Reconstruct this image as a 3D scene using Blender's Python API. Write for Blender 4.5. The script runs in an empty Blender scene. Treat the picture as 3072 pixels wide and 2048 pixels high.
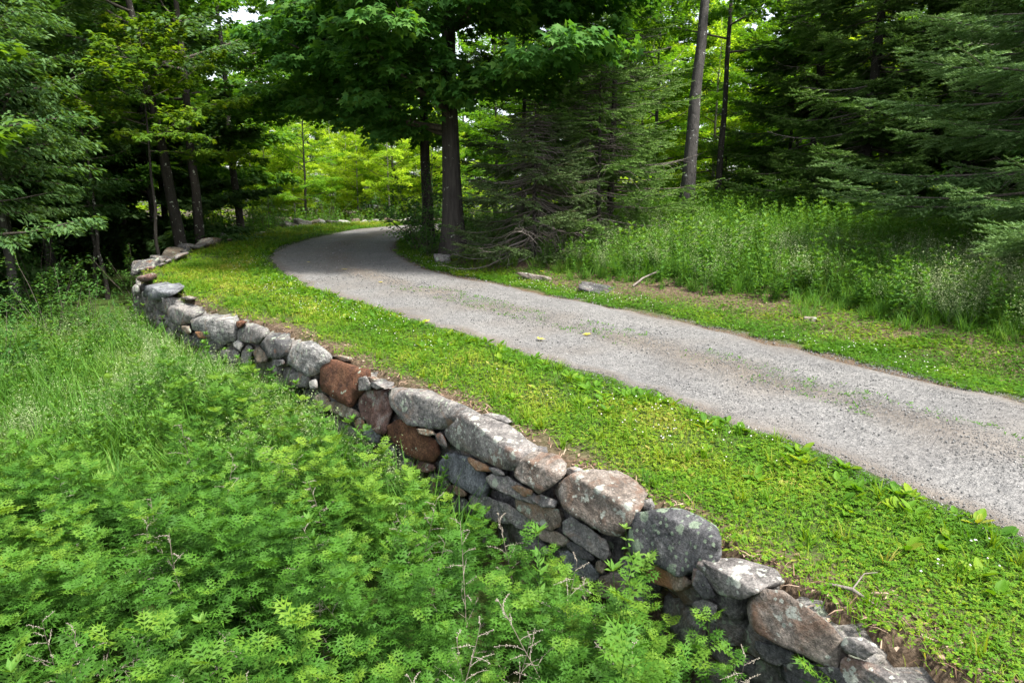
import bpy, math, random
import numpy as np
from mathutils import noise as mnoise, Vector

# ------------------------------------------------------------------ camera, sky, sun, exposure
S = bpy.context.scene
col = S.collection
CZ, TILT = 2.6, math.radians(11.5)
cam = bpy.data.objects.new('camera', bpy.data.cameras.new('camera'))
col.objects.link(cam)
cam.location = (0, 0, CZ)
cam.rotation_euler = (math.pi / 2 - TILT, 0, 0)
cam.data.sensor_width, cam.data.lens = 36, 24
cam.data.clip_start, cam.data.clip_end = 0.1, 800
S.camera = cam
SUN_EL, SUN_AZ = math.radians(63), math.radians(126)      # azimuth from +y towards +x
w = bpy.data.worlds.new('World'); S.world = w; w.use_nodes = True
nt = w.node_tree
sky = nt.nodes.new('ShaderNodeTexSky'); sky.sky_type = 'NISHITA'; sky.sun_disc = False
sky.sun_elevation, sky.sun_rotation = SUN_EL, SUN_AZ
sky.air_density, sky.dust_density, sky.ozone_density = 1.0, 3.0, 1.0
bg = nt.nodes['Background']; hs_ = nt.nodes.new('ShaderNodeHueSaturation'); hs_.inputs['Saturation'].default_value = .42   # thin high cloud
nt.links.new(sky.outputs[0], hs_.inputs['Color']); nt.links.new(hs_.outputs[0], bg.inputs[0]); bg.inputs[1].default_value = 0.13
sun = bpy.data.objects.new('sun', bpy.data.lights.new('sun', 'SUN')); col.objects.link(sun)
sun.data.energy, sun.data.angle, sun.data.color = 3.1, math.radians(7), (1, .96, .89)
sd = Vector((math.cos(SUN_EL) * math.sin(SUN_AZ), math.cos(SUN_EL) * math.cos(SUN_AZ), math.sin(SUN_EL)))
sun.rotation_euler = sd.to_track_quat('Z', 'Y').to_euler()
S.view_settings.view_transform, S.view_settings.look = 'Standard', 'None'
S.view_settings.exposure, S.view_settings.gamma = 1.95, 1
S.cycles.max_bounces, S.cycles.diffuse_bounces, S.cycles.glossy_bounces = 8, 5, 2
S.cycles.transmission_bounces, S.cycles.transparent_max_bounces = 6, 4
S.cycles.caustics_reflective = S.cycles.caustics_refractive = False

# ------------------------------------------------------------------ layout (metres; x right, y away, z up)
WALL = [(5,-1.5),(3.5,.8),(1.98,3.12),(1.52,3.81),(1.25,4.24),(.91,4.83),(.38,5.42),(.02,5.86),(-.72,6.97),(-1.41,7.76),(-2.64,9.14),(-3.39,10.08),(-4.55,11.4),(-5.84,12.47),(-6.83,13.52),(-8.49,15.32),(-9.25,16.3),(-10.12,18.7),(-10.3,20.4),(-10.5,22.6),(-10.76,26.8),(-10.6,30),(-9.5,33),(-5.8,35),(0,36.3),(8,38),(30,41)]
ROAD_L = [(7,-1.5),(5.5,1.2),(4.35,3.3),(3.65,4.49),(3.35,5.1),(2.97,5.67),(2.62,6.37),(2.2,6.96),(1.6,7.83),(.66,8.92),(-.22,9.96),(-1.3,11.2),(-2.19,12.28),(-3.27,13.53),(-4.67,15.32),(-5.9,17.28),(-6.91,19.32),(-7.39,20.78),(-7.69,23.1),(-7.6,25.51),(-7.15,27.9),(-6.1,30.6),(-4.4,33.2),(0,35),(8,36.5),(30,39)]
ROAD_R = [(10.4,.5),(8.8,2.9),(7.3,5.2),(5.8,7.45),(5.4,8),(4.82,8.93),(4.1,10.08),(3.13,11.4),(1.86,12.87),(.68,14.24),(-.7,15.93),(-1.94,17.4),(-2.86,19.05),(-3.66,21.31),(-4.07,23.76),(-4.0,26),(-3.4,28.3),(-1.8,30.2),(1,31.6),(8,33),(30,35.5)]

def poly_sd(x, y, P):
    """signed distance to an open polyline, positive on its right"""
    best = np.full(x.shape, 1e9); sgn = np.zeros(x.shape)
    for (ax, ay), (bx, by) in zip(P[:-1], P[1:]):
        ex, ey = bx - ax, by - ay; L2 = ex * ex + ey * ey
        t = np.clip(((x - ax) * ex + (y - ay) * ey) / L2, 0, 1)
        dx, dy = x - ax - t * ex, y - ay - t * ey
        d = dx * dx + dy * dy
        c = ey * (x - ax) - ex * (y - ay)
        m = d < best - 1e-9
        best = np.where(m, d, best); sgn = np.where(m, np.sign(c), sgn)
    return np.sqrt(best) * np.where(sgn == 0, 1, sgn)

def vnoise(x, y, s, seed=0):
    """smooth value noise 0..1"""
    x = np.asarray(x, float) / s + seed * 17.3; y = np.asarray(y, float) / s + seed * 5.9
    xi, yi = np.floor(x).astype(np.int64), np.floor(y).astype(np.int64)
    fx, fy = x - xi, y - yi
    fx, fy = fx * fx * (3 - 2 * fx), fy * fy * (3 - 2 * fy)
    def hsh(a, b):
        n = (a * 374761393 + b * 668265263 + seed * 982451653) & 0x7fffffff
        n = ((n ^ (n >> 13)) * 1274126177) & 0x7fffffff
        return ((n ^ (n >> 16)) & 0xffff) / 65535.0
    return (hsh(xi, yi) * (1 - fx) + hsh(xi + 1, yi) * fx) * (1 - fy) + (hsh(xi, yi + 1) * (1 - fx) + hsh(xi + 1, yi + 1) * fx) * fy

def sstep(a, b, x):
    t = np.clip((x - a) / (b - a), 0, 1); return t * t * (3 - 2 * t)

def base(y):
    y = np.asarray(y, float)
    return np.where(y < 30, .05 * np.maximum(y, -30), 1.5 + .02 * (np.minimum(y, 70) - 30))

def terrain(x, y, full=False):
    x = np.asarray(x, float); y = np.asarray(y, float)
    sw, sr, sl = poly_sd(x, y, WALL), poly_sd(x, y, ROAD_R), poly_sd(x, y, ROAD_L)
    z = base(y)
    bank = np.maximum(sr - .9, 0) * .16
    bank = 2.2 * (1 - np.exp(-bank / 2.2)) * np.where(sr > 0, 1, 0)
    far = sstep(24, 31, y)
    drop = 1.15 * (1 - far) + .45 * far
    low = sstep(.33, .15, sw) * (drop + np.minimum(np.maximum(-sw, 0) * .04, 1.2))
    lump = (vnoise(x, y, 2.3, 3) - .5) * .12 + (vnoise(x, y, .6, 4) - .5) * .035
    onroad = (sl > -.05) & (sr < .05)
    z = z + bank - low + np.where(onroad, 0, lump * sstep(.0, .8, np.maximum(-sl, sr)))
    if full: return z, sw, sl, sr
    return z

def hz(x, y): return float(terrain(np.array([x]), np.array([y]))[0])

# ------------------------------------------------------------------ mesh helpers
def mesh_obj(name, V, F, mats, tint=None, smooth=False, parent=None, mi=None):
    """one mesh object out of a vertex array and a triangle array"""
    me = bpy.data.meshes.new(name)
    V = np.asarray(V, np.float32); F = np.asarray(F, np.int32)
    me.vertices.add(len(V)); me.vertices.foreach_set('co', V.ravel())
    me.loops.add(F.size); me.loops.foreach_set('vertex_index', F.ravel())
    me.polygons.add(len(F)); me.polygons.foreach_set('loop_start', np.arange(0, F.size, 3, dtype=np.int32))
    if smooth: me.polygons.foreach_set('use_smooth', np.ones(len(F), bool))
    if mi is not None: me.polygons.foreach_set('material_index', np.asarray(mi, np.int32))
    if tint is not None:
        a = me.attributes.new('tint', 'FLOAT', 'POINT'); a.data.foreach_set('value', np.asarray(tint, np.float32))
    me.update(); me.validate()
    for m in (mats if isinstance(mats, (list, tuple)) else [mats]): me.materials.append(m)
    o = bpy.data.objects.new(name, me); col.objects.link(o)
    if parent is not None: o.parent = parent
    return o

def tag(o, label=None, cat=None, group=None, kind=None):
    if label: o['label'] = label
    if cat: o['category'] = cat
    if group: o['group'] = group
    if kind: o['kind'] = kind
    return o

def empty(name, loc, rot=(0, 0, 0), sc=1):
    o = bpy.data.objects.new(name, None); col.objects.link(o)
    o.location = loc; o.rotation_euler = rot; o.scale = (sc, sc, sc) if np.isscalar(sc) else sc
    o.empty_display_size = .2
    return o

def copy_tree(o, parent=None):
    c = o.copy(); col.objects.link(c); c.parent = parent
    for ch in list(o.children): copy_tree(ch, c)
    return c

class Geo:
    def __init__(s): s.V, s.F, s.T, s.n = [], [], [], 0
    def add(s, V, F, t=0.5):
        V = np.asarray(V, float); s.V.append(V); s.F.append(np.asarray(F) + s.n); s.n += len(V)
        s.T.append(np.full(len(V), t) if np.isscalar(t) else np.asarray(t))
    def tube(s, P, R, k=5, t=.5, cap=True):
        P = np.asarray(P, float); R = np.asarray(R, float); n = len(P)
        T = np.gradient(P, axis=0); T /= np.linalg.norm(T, axis=1)[:, None] + 1e-9
        ref = np.array([.31, .95, .02]) if abs(T[:, 2]).mean() > .7 else np.array([0., 0, 1])
        A = np.cross(T, ref); A /= np.linalg.norm(A, axis=1)[:, None] + 1e-9
        B = np.cross(T, A)
        a = np.arange(k) * 2 * math.pi / k
        V = P[:, None] + R[:, None, None] * (np.cos(a)[None, :, None] * A[:, None] + np.sin(a)[None, :, None] * B[:, None])
        i = np.arange(n - 1)[:, None] * k; j = np.arange(k)[None]; j2 = (j + 1) % k
        F = np.concatenate([np.stack([i + j, i + j2, i + k + j2], -1).reshape(-1, 3), np.stack([i + j, i + k + j2, i + k + j], -1).reshape(-1, 3)])
        s.add(V.reshape(-1, 3), F, t)
    def inst(s, tmpl, pos, d, nrm, sc, tint):
        """copies of a small template: x axis along d, z along nrm"""
        if len(pos) == 0: return
        tv, tf = tmpl
        d = d / (np.linalg.norm(d, axis=1)[:, None] + 1e-9)
        y = np.cross(nrm, d); y /= np.linalg.norm(y, axis=1)[:, None] + 1e-9
        z = np.cross(d, y)
        sc = np.broadcast_to(sc, (len(pos),))
        V = pos[:, None] + sc[:, None, None] * (tv[None, :, 0, None] * d[:, None] + tv[None, :, 1, None] * y[:, None] + tv[None, :, 2, None] * z[:, None])
        F = tf[None] + (np.arange(len(pos)) * len(tv))[:, None, None]
        s.V.append(V.reshape(-1, 3)); s.F.append(F.reshape(-1, 3) + s.n); s.n += V.shape[0] * V.shape[1]
        s.T.append(np.repeat(np.broadcast_to(tint, (len(pos),)), len(tv)))
    def merge(s, G, pos, rz, sc, dt=0, lean=None):
        """copies of another Geo's arrays, turned about z"""
        V0, F0, T0 = G
        c, n = np.cos(rz), np.sin(rz)
        X = V0[None, :, 0] * c[:, None] - V0[None, :, 1] * n[:, None]
        Y = V0[None, :, 0] * n[:, None] + V0[None, :, 1] * c[:, None]
        Z = np.broadcast_to(V0[None, :, 2], X.shape)
        if lean is not None:
            X = X + lean[:, :1] * Z; Y = Y + lean[:, 1:] * Z
        V = np.stack([X, Y, Z], -1) * sc[:, None, None] + pos[:, None]
        F = F0[None] + (np.arange(len(pos)) * len(V0))[:, None, None]
        s.V.append(V.reshape(-1, 3)); s.F.append(F.reshape(-1, 3) + s.n); s.n += V.shape[0] * V.shape[1]
        s.T.append((T0[None] + np.broadcast_to(np.asarray(dt, float), (len(pos),))[:, None]).ravel())
    def arrays(s): return np.concatenate(s.V), np.concatenate(s.F), np.concatenate(s.T)
    def obj(s, name, mats, parent=None, smooth=False):
        V, F, T = s.arrays(); return mesh_obj(name, V, F, mats, T, smooth, parent)

def fan(P): 
    P = np.array(P, float); n = len(P)
    return P, np.array([(0, i, i + 1) for i in range(1, n - 1)])

LEAF = (np.array([(0, 0, 0), (.42, .27, .07), (1, 0, -.06), (.42, -.27, .07)], float), np.array([(0, 2, 1), (0, 3, 2)]))
LEAF_N = (np.array([(0, 0, 0), (.4, .19, .05), (1, 0, -.1), (.4, -.19, .05)], float), np.array([(0, 2, 1), (0, 3, 2)]))
def _oval():
    P = [(0, 0, 0), (.25, .2, .05), (.55, .24, .05), (.85, .12, .0), (1, 0, -.08), (.85, -.12, 0), (.55, -.24, .05), (.25, -.2, .05)]
    return np.array(P), np.array([(0, 2, 1), (0, 3, 2), (0, 4, 3), (0, 5, 4), (0, 6, 5), (0, 7, 6)])
LEAF_O = _oval()
def _maple():
    P = [(.3, 0, .03)]
    for a, r in ((180, .3), (128, .5), (100, .36), (62, .78), (34, .36), (0, .72), (-34, .36), (-62, .78), (-100, .36), (-128, .5)):
        P.append((.3 + r * math.cos(math.radians(a)), r * math.sin(math.radians(a)), -.28 * r * r))
    return np.array(P), np.array([(0, i % 10 + 1, (i + 9) % 10 + 1) for i in range(10)])
MAPLE = _maple()
def _mug():
    V, F = [], []
    def tri(*q):
        i = len(V); V.extend(q); F.append((i, i + 1, i + 2))
    tri((0, -.02, 0), (.7, 0, .05), (0, .02, 0))
    for x, L, b in ((.18, .20, .035), (.36, .38, .05), (.56, .40, .05), (.72, .24, .04)):
        for sy in (1, -1):
            tri((x - b, 0, .03), (x + .34 * (.5 + L), sy * L, -.03), (x + b, 0, .045))
            tri((x, sy * L * .3, .02), (x + .02, sy * L * .9, -.03), (x + .13, sy * L * .45, .0))
    tri((.6, .045, .05), (1.05, 0, -.08), (.6, -.045, .05))
    return np.array(V, float), np.array(F)
MUG = _mug()
BLADE = (np.array([(0, -.035, 0), (0, .035, 0), (.5, -.026, .05), (.5, .026, .05), (1, 0, -.1)], float), np.array([(0, 1, 3), (0, 3, 2), (2, 3, 4)]))
OCT = (np.array([(1, 0, 0), (-.9, .1, 0), (.1, 1, 0), (-.1, -.9, 0), (0, .1, .7), (0, 0, -.7)], float),
       np.array([(0, 2, 4), (2, 1, 4), (1, 3, 4), (3, 0, 4), (2, 0, 5), (1, 2, 5), (3, 1, 5), (0, 3, 5)]))
def _clover():
    V, F = [], []
    for a in (0, 120, 240):
        c, s = math.cos(math.radians(a)), math.sin(math.radians(a)); i = len(V)
        for x, y, z in ((0, 0, 0), (.4, .32, .08), (.85, .3, .1), (.8, 0, .02), (.85, -.3, .1), (.4, -.32, .08)):
            V.append((x * c - y * s, x * s + y * c, z))
        F += [(i, i + 3, i + 1), (i + 1, i + 3, i + 2), (i, i + 5, i + 3), (i + 5, i + 4, i + 3)]
    return np.array(V), np.array(F)
CLOVER = _clover()
def _brush():
    """a short spruce shoot: needles standing off a stem on all sides"""
    V, F = [], []
    for k in range(9):
        x = k / 9; a = k * 2.4; 
        cy, cz = math.cos(a), abs(math.sin(a)) * .9 - .15
        i = len(V)
        V += [(x - .05, -.05 * cz, .05 * cy), (x + .09, .05 * cz, -.05 * cy), (x + .34, cy * .32, cz * .32)]; F.append((i, i + 1, i + 2))
    return np.array(V, float), np.array(F)
BRUSH = _brush()

# ------------------------------------------------------------------ materials
def new_mat(name):
    m = bpy.data.materials.new(name); m.use_nodes = True
    t = m.node_tree
    for n in list(t.nodes): t.nodes.remove(n)
    out = t.nodes.new('ShaderNodeOutputMaterial')
    return m, t, out
def N(t, kind, **kw):
    n = t.nodes.new('ShaderNode' + kind)
    for k, v in kw.items():
        if hasattr(n, k): setattr(n, k, v)
        else: n.inputs[k.replace('_', ' ')].default_value = v
    return n
def ramp(t, fac, stops):
    r = t.nodes.new('ShaderNodeValToRGB'); e = r.color_ramp.elements
    while len(e) > 1: e.remove(e[-1])
    e[0].position = stops[0][0]; e[0].color = (*stops[0][1], 1)
    for p, c in stops[1:]:
        q = e.new(p); q.color = (*c, 1)
    if fac is not None: t.links.new(fac, r.inputs[0])
    return r.outputs[0]
def mix(t, fac, a, b, mode='MIX'):
    m = t.nodes.new('ShaderNodeMix'); m.data_type = 'RGBA'; m.blend_type = mode
    for s, v in ((m.inputs[0], fac), (m.inputs[6], a), (m.inputs[7], b)):
        if isinstance(v, (int, float)): s.default_value = v
        elif isinstance(v, tuple): s.default_value = (*v, 1)
        else: t.links.new(v, s)
    return m.outputs[2]
def noise_tex(t, vec, scale, detail=4, rough=.55, dist=0):
    n = N(t, 'TexNoise'); n.inputs['Scale'].default_value = scale; n.inputs['Detail'].default_value = detail
    n.inputs['Roughness'].default_value = rough; n.inputs['Distortion'].default_value = dist
    if vec is not None: t.links.new(vec, n.inputs['Vector'])
    return n.outputs[0]
def bump(t, h, strength, dist):
    b = N(t, 'Bump'); b.inputs['Strength'].default_value = strength; b.inputs['Distance'].default_value = dist
    t.links.new(h, b.inputs['Height']); return b.outputs[0]

def leaf_mat(name, stops, transl=.4, tcol=(1.25, 1.15, .35), rough=.6, spec=.14):
    m, t, out = new_mat(name)
    at = N(t, 'Attribute', attribute_name='tint')
    c = ramp(t, at.outputs['Fac'], stops)
    p = N(t, 'BsdfPrincipled'); p.inputs['Roughness'].default_value = rough; p.inputs['Specular IOR Level'].default_value = spec
    t.links.new(c, p.inputs['Base Color'])
    tr = N(t, 'BsdfTranslucent'); t.links.new(mix(t, 1.0, c, tcol, 'MULTIPLY'), tr.inputs[0])
    mx = N(t, 'MixShader'); mx.inputs[0].default_value = transl
    t.links.new(p.outputs[0], mx.inputs[1]); t.links.new(tr.outputs[0], mx.inputs[2]); t.links.new(mx.outputs[0], out.inputs[0])
    return m

M = {}
M['maple'] = leaf_mat('maple_leaves', [(0, (.032, .092, .013)), (.5, (.058, .155, .02)), (1, (.12, .23, .028))], .52, (1.5, 1.35, .4))
M['maple_big'] = leaf_mat('sugar_maple_leaves', [(0, (.035, .105, .02)), (.5, (.06, .165, .03)), (1, (.12, .23, .04))], .48, (1.4, 1.3, .4))
M['beech'] = leaf_mat('beech_leaves', [(0, (.035, .085, .025)), (.5, (.06, .13, .036)), (1, (.11, .185, .055))], .4, (1.3, 1.25, .4), .6, .2)
M['glade'] = leaf_mat('sunlit_leaves', [(0, (.13, .26, .02)), (.5, (.265, .40, .03)), (1, (.41, .49, .05))], .6, (1.35, 1.35, .5))  # sunlight in the glade put into a much lighter yellow-green
M['bush'] = leaf_mat('shrub_leaves', [(0, (.03, .09, .02)), (.5, (.05, .13, .025)), (1, (.09, .18, .03))], .38)
M['needle'] = leaf_mat('spruce_needles', [(0, (.035, .065, .013)), (.5, (.072, .14, .028)), (1, (.17, .25, .065))], .22, (1.1, 1.2, .6), .8, .12)
M['wood'] = leaf_mat('sunlit_woodland_leaves', [(0, (.06, .15, .014)), (.5, (.11, .25, .02)), (1, (.22, .36, .03))], .55, (1.35, 1.3, .4))  # maple colour lightened to stand for sun in the right-hand wood
M['sapling'] = leaf_mat('sapling_leaves', [(0, (.05, .12, .012)), (.5, (.085, .17, .015)), (1, (.17, .24, .02))], .5, (1.5, 1.3, .4))  # yellow-green brightened to carry the sun on the young maple's tiers
M['needle_blue'] = leaf_mat('blue_spruce_needles', [(0, (.034, .068, .016)), (.5, (.072, .142, .04)), (1, (.17, .265, .095))], .22, (1.1, 1.2, .6), .8, .12)  # last stop: fresh tips, lightened further to paint them as lit
M['needle_brown'] = leaf_mat('thin_spruce_needles', [(0, (.08, .06, .022)), (.5, (.05, .08, .026)), (1, (.085, .13, .045))], .15, (1.1, 1.2, .6), .8, .12)
M['mug'] = leaf_mat('mugwort_leaves', [(0, (.024, .078, .009)), (.5, (.052, .142, .015)), (1, (.155, .25, .024))], .38, (1.3, 1.25, .4))
M['weed'] = leaf_mat('weed_leaves', [(0, (.04, .11, .018)), (.5, (.075, .18, .025)), (1, (.155, .25, .05))], .38, (1.3, 1.2, .4))
M['grass'] = leaf_mat('grass_blades', [(0, (.045, .13, .010)), (.45, (.085, .195, .012)), (.8, (.175, .255, .016)), (1, (.28, .27, .06))], .42, (1.3, 1.2, .35))
M['tall'] = leaf_mat('tall_grass_blades', [(0, (.05, .14, .018)), (.5, (.10, .225, .03)), (1, (.22, .30, .07))], .45, (1.25, 1.2, .4))
M['pale'] = leaf_mat('bedstraw_sprays', [(0, (.10, .17, .06)), (.5, (.22, .29, .13)), (1, (.34, .38, .21))], .3, (1.1, 1.1, .8))
M['flower'] = leaf_mat('clover_flowers', [(0, (.55, .5, .5)), (1, (.75, .75, .7))], .2, (1, 1, 1))
M['dry'] = leaf_mat('dry_stalks', [(0, (.09, .065, .05)), (.5, (.22, .19, .15)), (1, (.38, .35, .29))], .1, (1, 1, 1), .8, .2)
M['litter'] = leaf_mat('dead_leaves', [(0, (.09, .05, .03)), (.5, (.19, .12, .08)), (1, (.36, .27, .2))], .15, (1, 1, 1), .8, .2)
M['yellow'] = leaf_mat('yellow_leaf', [(0, (.55, .45, .03)), (1, (.6, .5, .05))], .2, (1, 1, .5))
M['pebble'] = leaf_mat('gravel_stones', [(0, (.08, .08, .08)), (.25, (.10, .10, .097)), (.8, (.15, .147, .142)), (1, (.28, .275, .265))], 0, (1, 1, 1), .8, .3)

def bark_mat(name, c1, c2, lich=0.0, zs=.25, sc=9, lcol=(.42, .45, .36)):
    m, t, out = new_mat(name)
    g = N(t, 'TexCoord'); mp = N(t, 'Mapping'); mp.inputs['Scale'].default_value = (1, 1, zs); t.links.new(g.outputs['Object'], mp.inputs[0])
    n1 = noise_tex(t, mp.outputs[0], sc, 8, .65, .4); n2 = noise_tex(t, g.outputs['Object'], 3.1, 5, .6)
    c = ramp(t, n1, [(.32, c1), (.62, c2)])
    c = mix(t, mult(t, n2, .35), c, tuple(1.6 * q for q in c2))
    if lich:
        n3 = noise_tex(t, g.outputs['Object'], 7, 6, .7)
        r = ramp(t, n3, [(.66 - lich * .2, (0, 0, 0)), (.70 - lich * .2, (1, 1, 1))])
        c = mix(t, r, c, lcol)
    p = N(t, 'BsdfPrincipled'); p.inputs['Roughness'].default_value = .9; p.inputs['Specular IOR Level'].default_value = .2
    t.links.new(c, p.inputs['Base Color']); t.links.new(bump(t, n1, .9, .05), p.inputs['Normal']); t.links.new(p.outputs[0], out.inputs[0])
    return m
def mult(t, a, k):
    m = N(t, 'Math', operation='MULTIPLY'); t.links.new(a, m.inputs[0]); m.inputs[1].default_value = k; return m.outputs[0]
M['bark'] = bark_mat('dark_bark', (.012, .0105, .009), (.036, .031, .026), .25)
M['bark_maple'] = bark_mat('furrowed_maple_bark', (.016, .014, .0125), (.058, .050, .043), .10, .10, 14)
M['bark_gray'] = bark_mat('gray_bark', (.028, .026, .025), (.068, .063, .058), .2, .5, 9, (.40, .42, .38))
M['bark_pale'] = bark_mat('pale_bark', (.10, .09, .08), (.26, .24, .21), .4, .4, 7)
M['bark_beech'] = bark_mat('beech_bark', (.03, .028, .025), (.07, .066, .058), .4, .6, 5)
M['twig'] = bark_mat('twig_bark', (.045, .037, .03), (.10, .085, .068), 0, .5, 20)
M['dead_twig'] = bark_mat('dead_twig_bark', (.09, .075, .062), (.19, .165, .145), 0, .5, 20)

def stone_mat(name, c1, c2, c3, lich=.3, rust=.2, rustc=(.20, .085, .035), lcol=(.40, .45, .35), strata=0, k=.68):
    """weathered field stone: mineral grain, iron staining, patches of crusty lichen"""
    m, t, out = new_mat(name)
    c1, c2, c3, rustc, lcol = (tuple(q * k for q in c) for c in (c1, c2, c3, rustc, lcol))
    g = N(t, 'TexCoord'); oi = N(t, 'ObjectInfo')
    mu = N(t, 'Math', operation='MULTIPLY'); t.links.new(oi.outputs['Random'], mu.inputs[0]); mu.inputs[1].default_value = 37
    vm = N(t, 'VectorMath', operation='ADD'); t.links.new(g.outputs['Object'], vm.inputs[0]); t.links.new(mu.outputs[0], vm.inputs[1])
    v = vm.outputs[0]
    big = noise_tex(t, v, 4.5, 5, .6, .3); fine = noise_tex(t, v, 45, 6, .75); mid = noise_tex(t, v, 13, 6, .65)
    c = ramp(t, big, [(.34, c1), (.5, c2), (.66, c3)])
    c = mix(t, .75, c, ramp(t, fine, [(.30, (.25, .245, .24)), (.5, (1, 1, 1)), (.66, (2.1, 2.05, 2.0))]), 'MULTIPLY')
    c = mix(t, .6, c, ramp(t, mid, [(.34, (.35, .34, .34)), (.56, (1.2, 1.2, 1.2))]), 'MULTIPLY')
    sv = N(t, 'Mapping'); sv.inputs['Scale'].default_value = (3, 3, 16); sv.inputs['Rotation'].default_value = (.35, .3, 0); t.links.new(v, sv.inputs[0])
    st = noise_tex(t, sv.outputs[0], 2.2, 6, .7, .5)
    if strata: c = mix(t, strata, c, ramp(t, st, [(.36, (.2, .2, .21)), (.5, (.9, .9, .9)), (.64, (1.5, 1.5, 1.45))]), 'MULTIPLY')
    if rust:
        rn = noise_tex(t, v, 3.2, 5, .65, .8)
        c = mix(t, ramp(t, rn, [(.60 - rust * .35, (0, 0, 0)), (.78 - rust * .35, (.85, .85, .85))]), c, mix(t, fine, rustc, tuple(1.9 * q for q in rustc)))
    if lich:
        vo = N(t, 'TexVoronoi'); vo.inputs['Scale'].default_value = 17; t.links.new(v, vo.inputs['Vector'])
        vo2 = N(t, 'TexVoronoi'); vo2.inputs['Scale'].default_value = 6.5; t.links.new(v, vo2.inputs['Vector'])
        ln = noise_tex(t, v, 5.5, 4, .6)
        for vv, th, ns in ((vo, .30, 60), (vo2, .36, 30)):
            wob = noise_tex(t, v, ns, 4, .7)
            a = N(t, 'Math', operation='MULTIPLY_ADD'); t.links.new(wob, a.inputs[0]); a.inputs[1].default_value = .55; t.links.new(vv.outputs['Distance'], a.inputs[2])
            d = ramp(t, a.outputs[0], [(th + .18, (1, 1, 1)), (th + .25, (0, 0, 0))])
            k = ramp(t, ln, [(.62 - lich * .3, (0, 0, 0)), (.66 - lich * .3, (1, 1, 1))])
            mm = N(t, 'Math', operation='MULTIPLY'); t.links.new(d, mm.inputs[0]); t.links.new(k, mm.inputs[1])
            c = mix(t, mm.outputs[0], c, mix(t, fine, tuple(.6 * q for q in lcol), tuple(1.35 * q for q in lcol)))
    p = N(t, 'BsdfPrincipled'); p.inputs['Roughness'].default_value = .85; p.inputs['Specular IOR Level'].default_value = .25
    t.links.new(c, p.inputs['Base Color'])
    hs = N(t, 'Math', operation='ADD'); t.links.new(mid, hs.inputs[0])
    t.links.new(mult(t, st, .9 if strata else .3), hs.inputs[1])
    h2 = N(t, 'Math', operation='ADD'); t.links.new(hs.outputs[0], h2.inputs[0]); t.links.new(mult(t, fine, .5), h2.inputs[1])
    t.links.new(bump(t, h2.outputs[0], 1.0, .045), p.inputs['Normal']); t.links.new(p.outputs[0], out.inputs[0])
    return m
SM = {
 'gray': stone_mat('gray_gneiss', (.12, .115, .11), (.22, .21, .20), (.31, .29, .26), .35, .15, (.17, .10, .06)),
 'dark': stone_mat('dark_gneiss', (.055, .055, .057), (.10, .10, .10), (.17, .16, .15), .3, .1),
 'rust': stone_mat('rusty_stone', (.07, .032, .02), (.125, .056, .03), (.20, .10, .055), .1, .4, (.10, .04, .02)),
 'tan': stone_mat('tan_stone', (.13, .11, .085), (.23, .195, .15), (.31, .27, .22), .3, .3, (.20, .12, .065)),
 'brown': stone_mat('brown_gneiss', (.13, .105, .085), (.23, .195, .165), (.32, .285, .25), .4, .22, (.16, .085, .05), (.46, .48, .42)),
 'pink': stone_mat('mottled_brown_stone', (.10, .055, .045), (.20, .12, .10), (.36, .32, .30), .35, .2, (.16, .07, .045)),
 'orange': stone_mat('orange_stained_stone', (.17, .13, .09), (.27, .22, .16), (.33, .28, .22), .15, .6, (.22, .105, .045)),
 'blue': stone_mat('blue_gray_stone', (.12, .125, .135), (.20, .21, .225), (.29, .30, .315), .2, 0),
 'pale': stone_mat('pale_stone', (.27, .26, .24), (.38, .37, .34), (.48, .47, .44), .3, .1),
 'spot': stone_mat('lichen_spotted_slab', (.13, .12, .115), (.23, .215, .20), (.32, .30, .28), .75, .2, (.17, .10, .07), (.55, .57, .49)),
 'lichen': stone_mat('lichen_dotted_dark_stone', (.055, .057, .06), (.10, .10, .105), (.18, .18, .18), .95, 0, (.1, .1, .1), (.27, .34, .24)),
 'schist': stone_mat('layered_schist', (.16, .16, .155), (.28, .275, .265), (.40, .39, .37), .35, .05, (.2, .15, .1), (.40, .44, .36), .75),
}

def ground_mat():
    m, t, out = new_mat('soil_and_litter')
    g = N(t, 'TexCoord'); at = N(t, 'Attribute', attribute_name='zone'); v = g.outputs['Object']
    n1 = noise_tex(t, v, 1.4, 6, .65); n2 = noise_tex(t, v, 22, 6, .7); n3 = noise_tex(t, v, 7, 5, .7)
    soil = ramp(t, n2, [(.3, (.035, .024, .016)), (.5, (.085, .06, .04)), (.7, (.16, .12, .085))])
    green = ramp(t, n3, [(.3, (.025, .04, .010)), (.6, (.045, .07, .015)), (.8, (.075, .07, .03))])
    floor = ramp(t, n2, [(.3, (.02, .018, .011)), (.55, (.05, .042, .026)), (.75, (.09, .075, .05))])
    sp = N(t, 'SeparateColor'); t.links.new(at.outputs['Color'], sp.inputs[0])
    c = mix(t, sp.outputs[0], soil, green); c = mix(t, sp.outputs[1], c, floor)
    p = N(t, 'BsdfPrincipled'); p.inputs['Roughness'].default_value = .95; p.inputs['Specular IOR Level'].default_value = .1
    t.links.new(c, p.inputs['Base Color']); t.links.new(bump(t, n2, .8, .04), p.inputs['Normal']); t.links.new(p.outputs[0], out.inputs[0])
    return m
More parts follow.
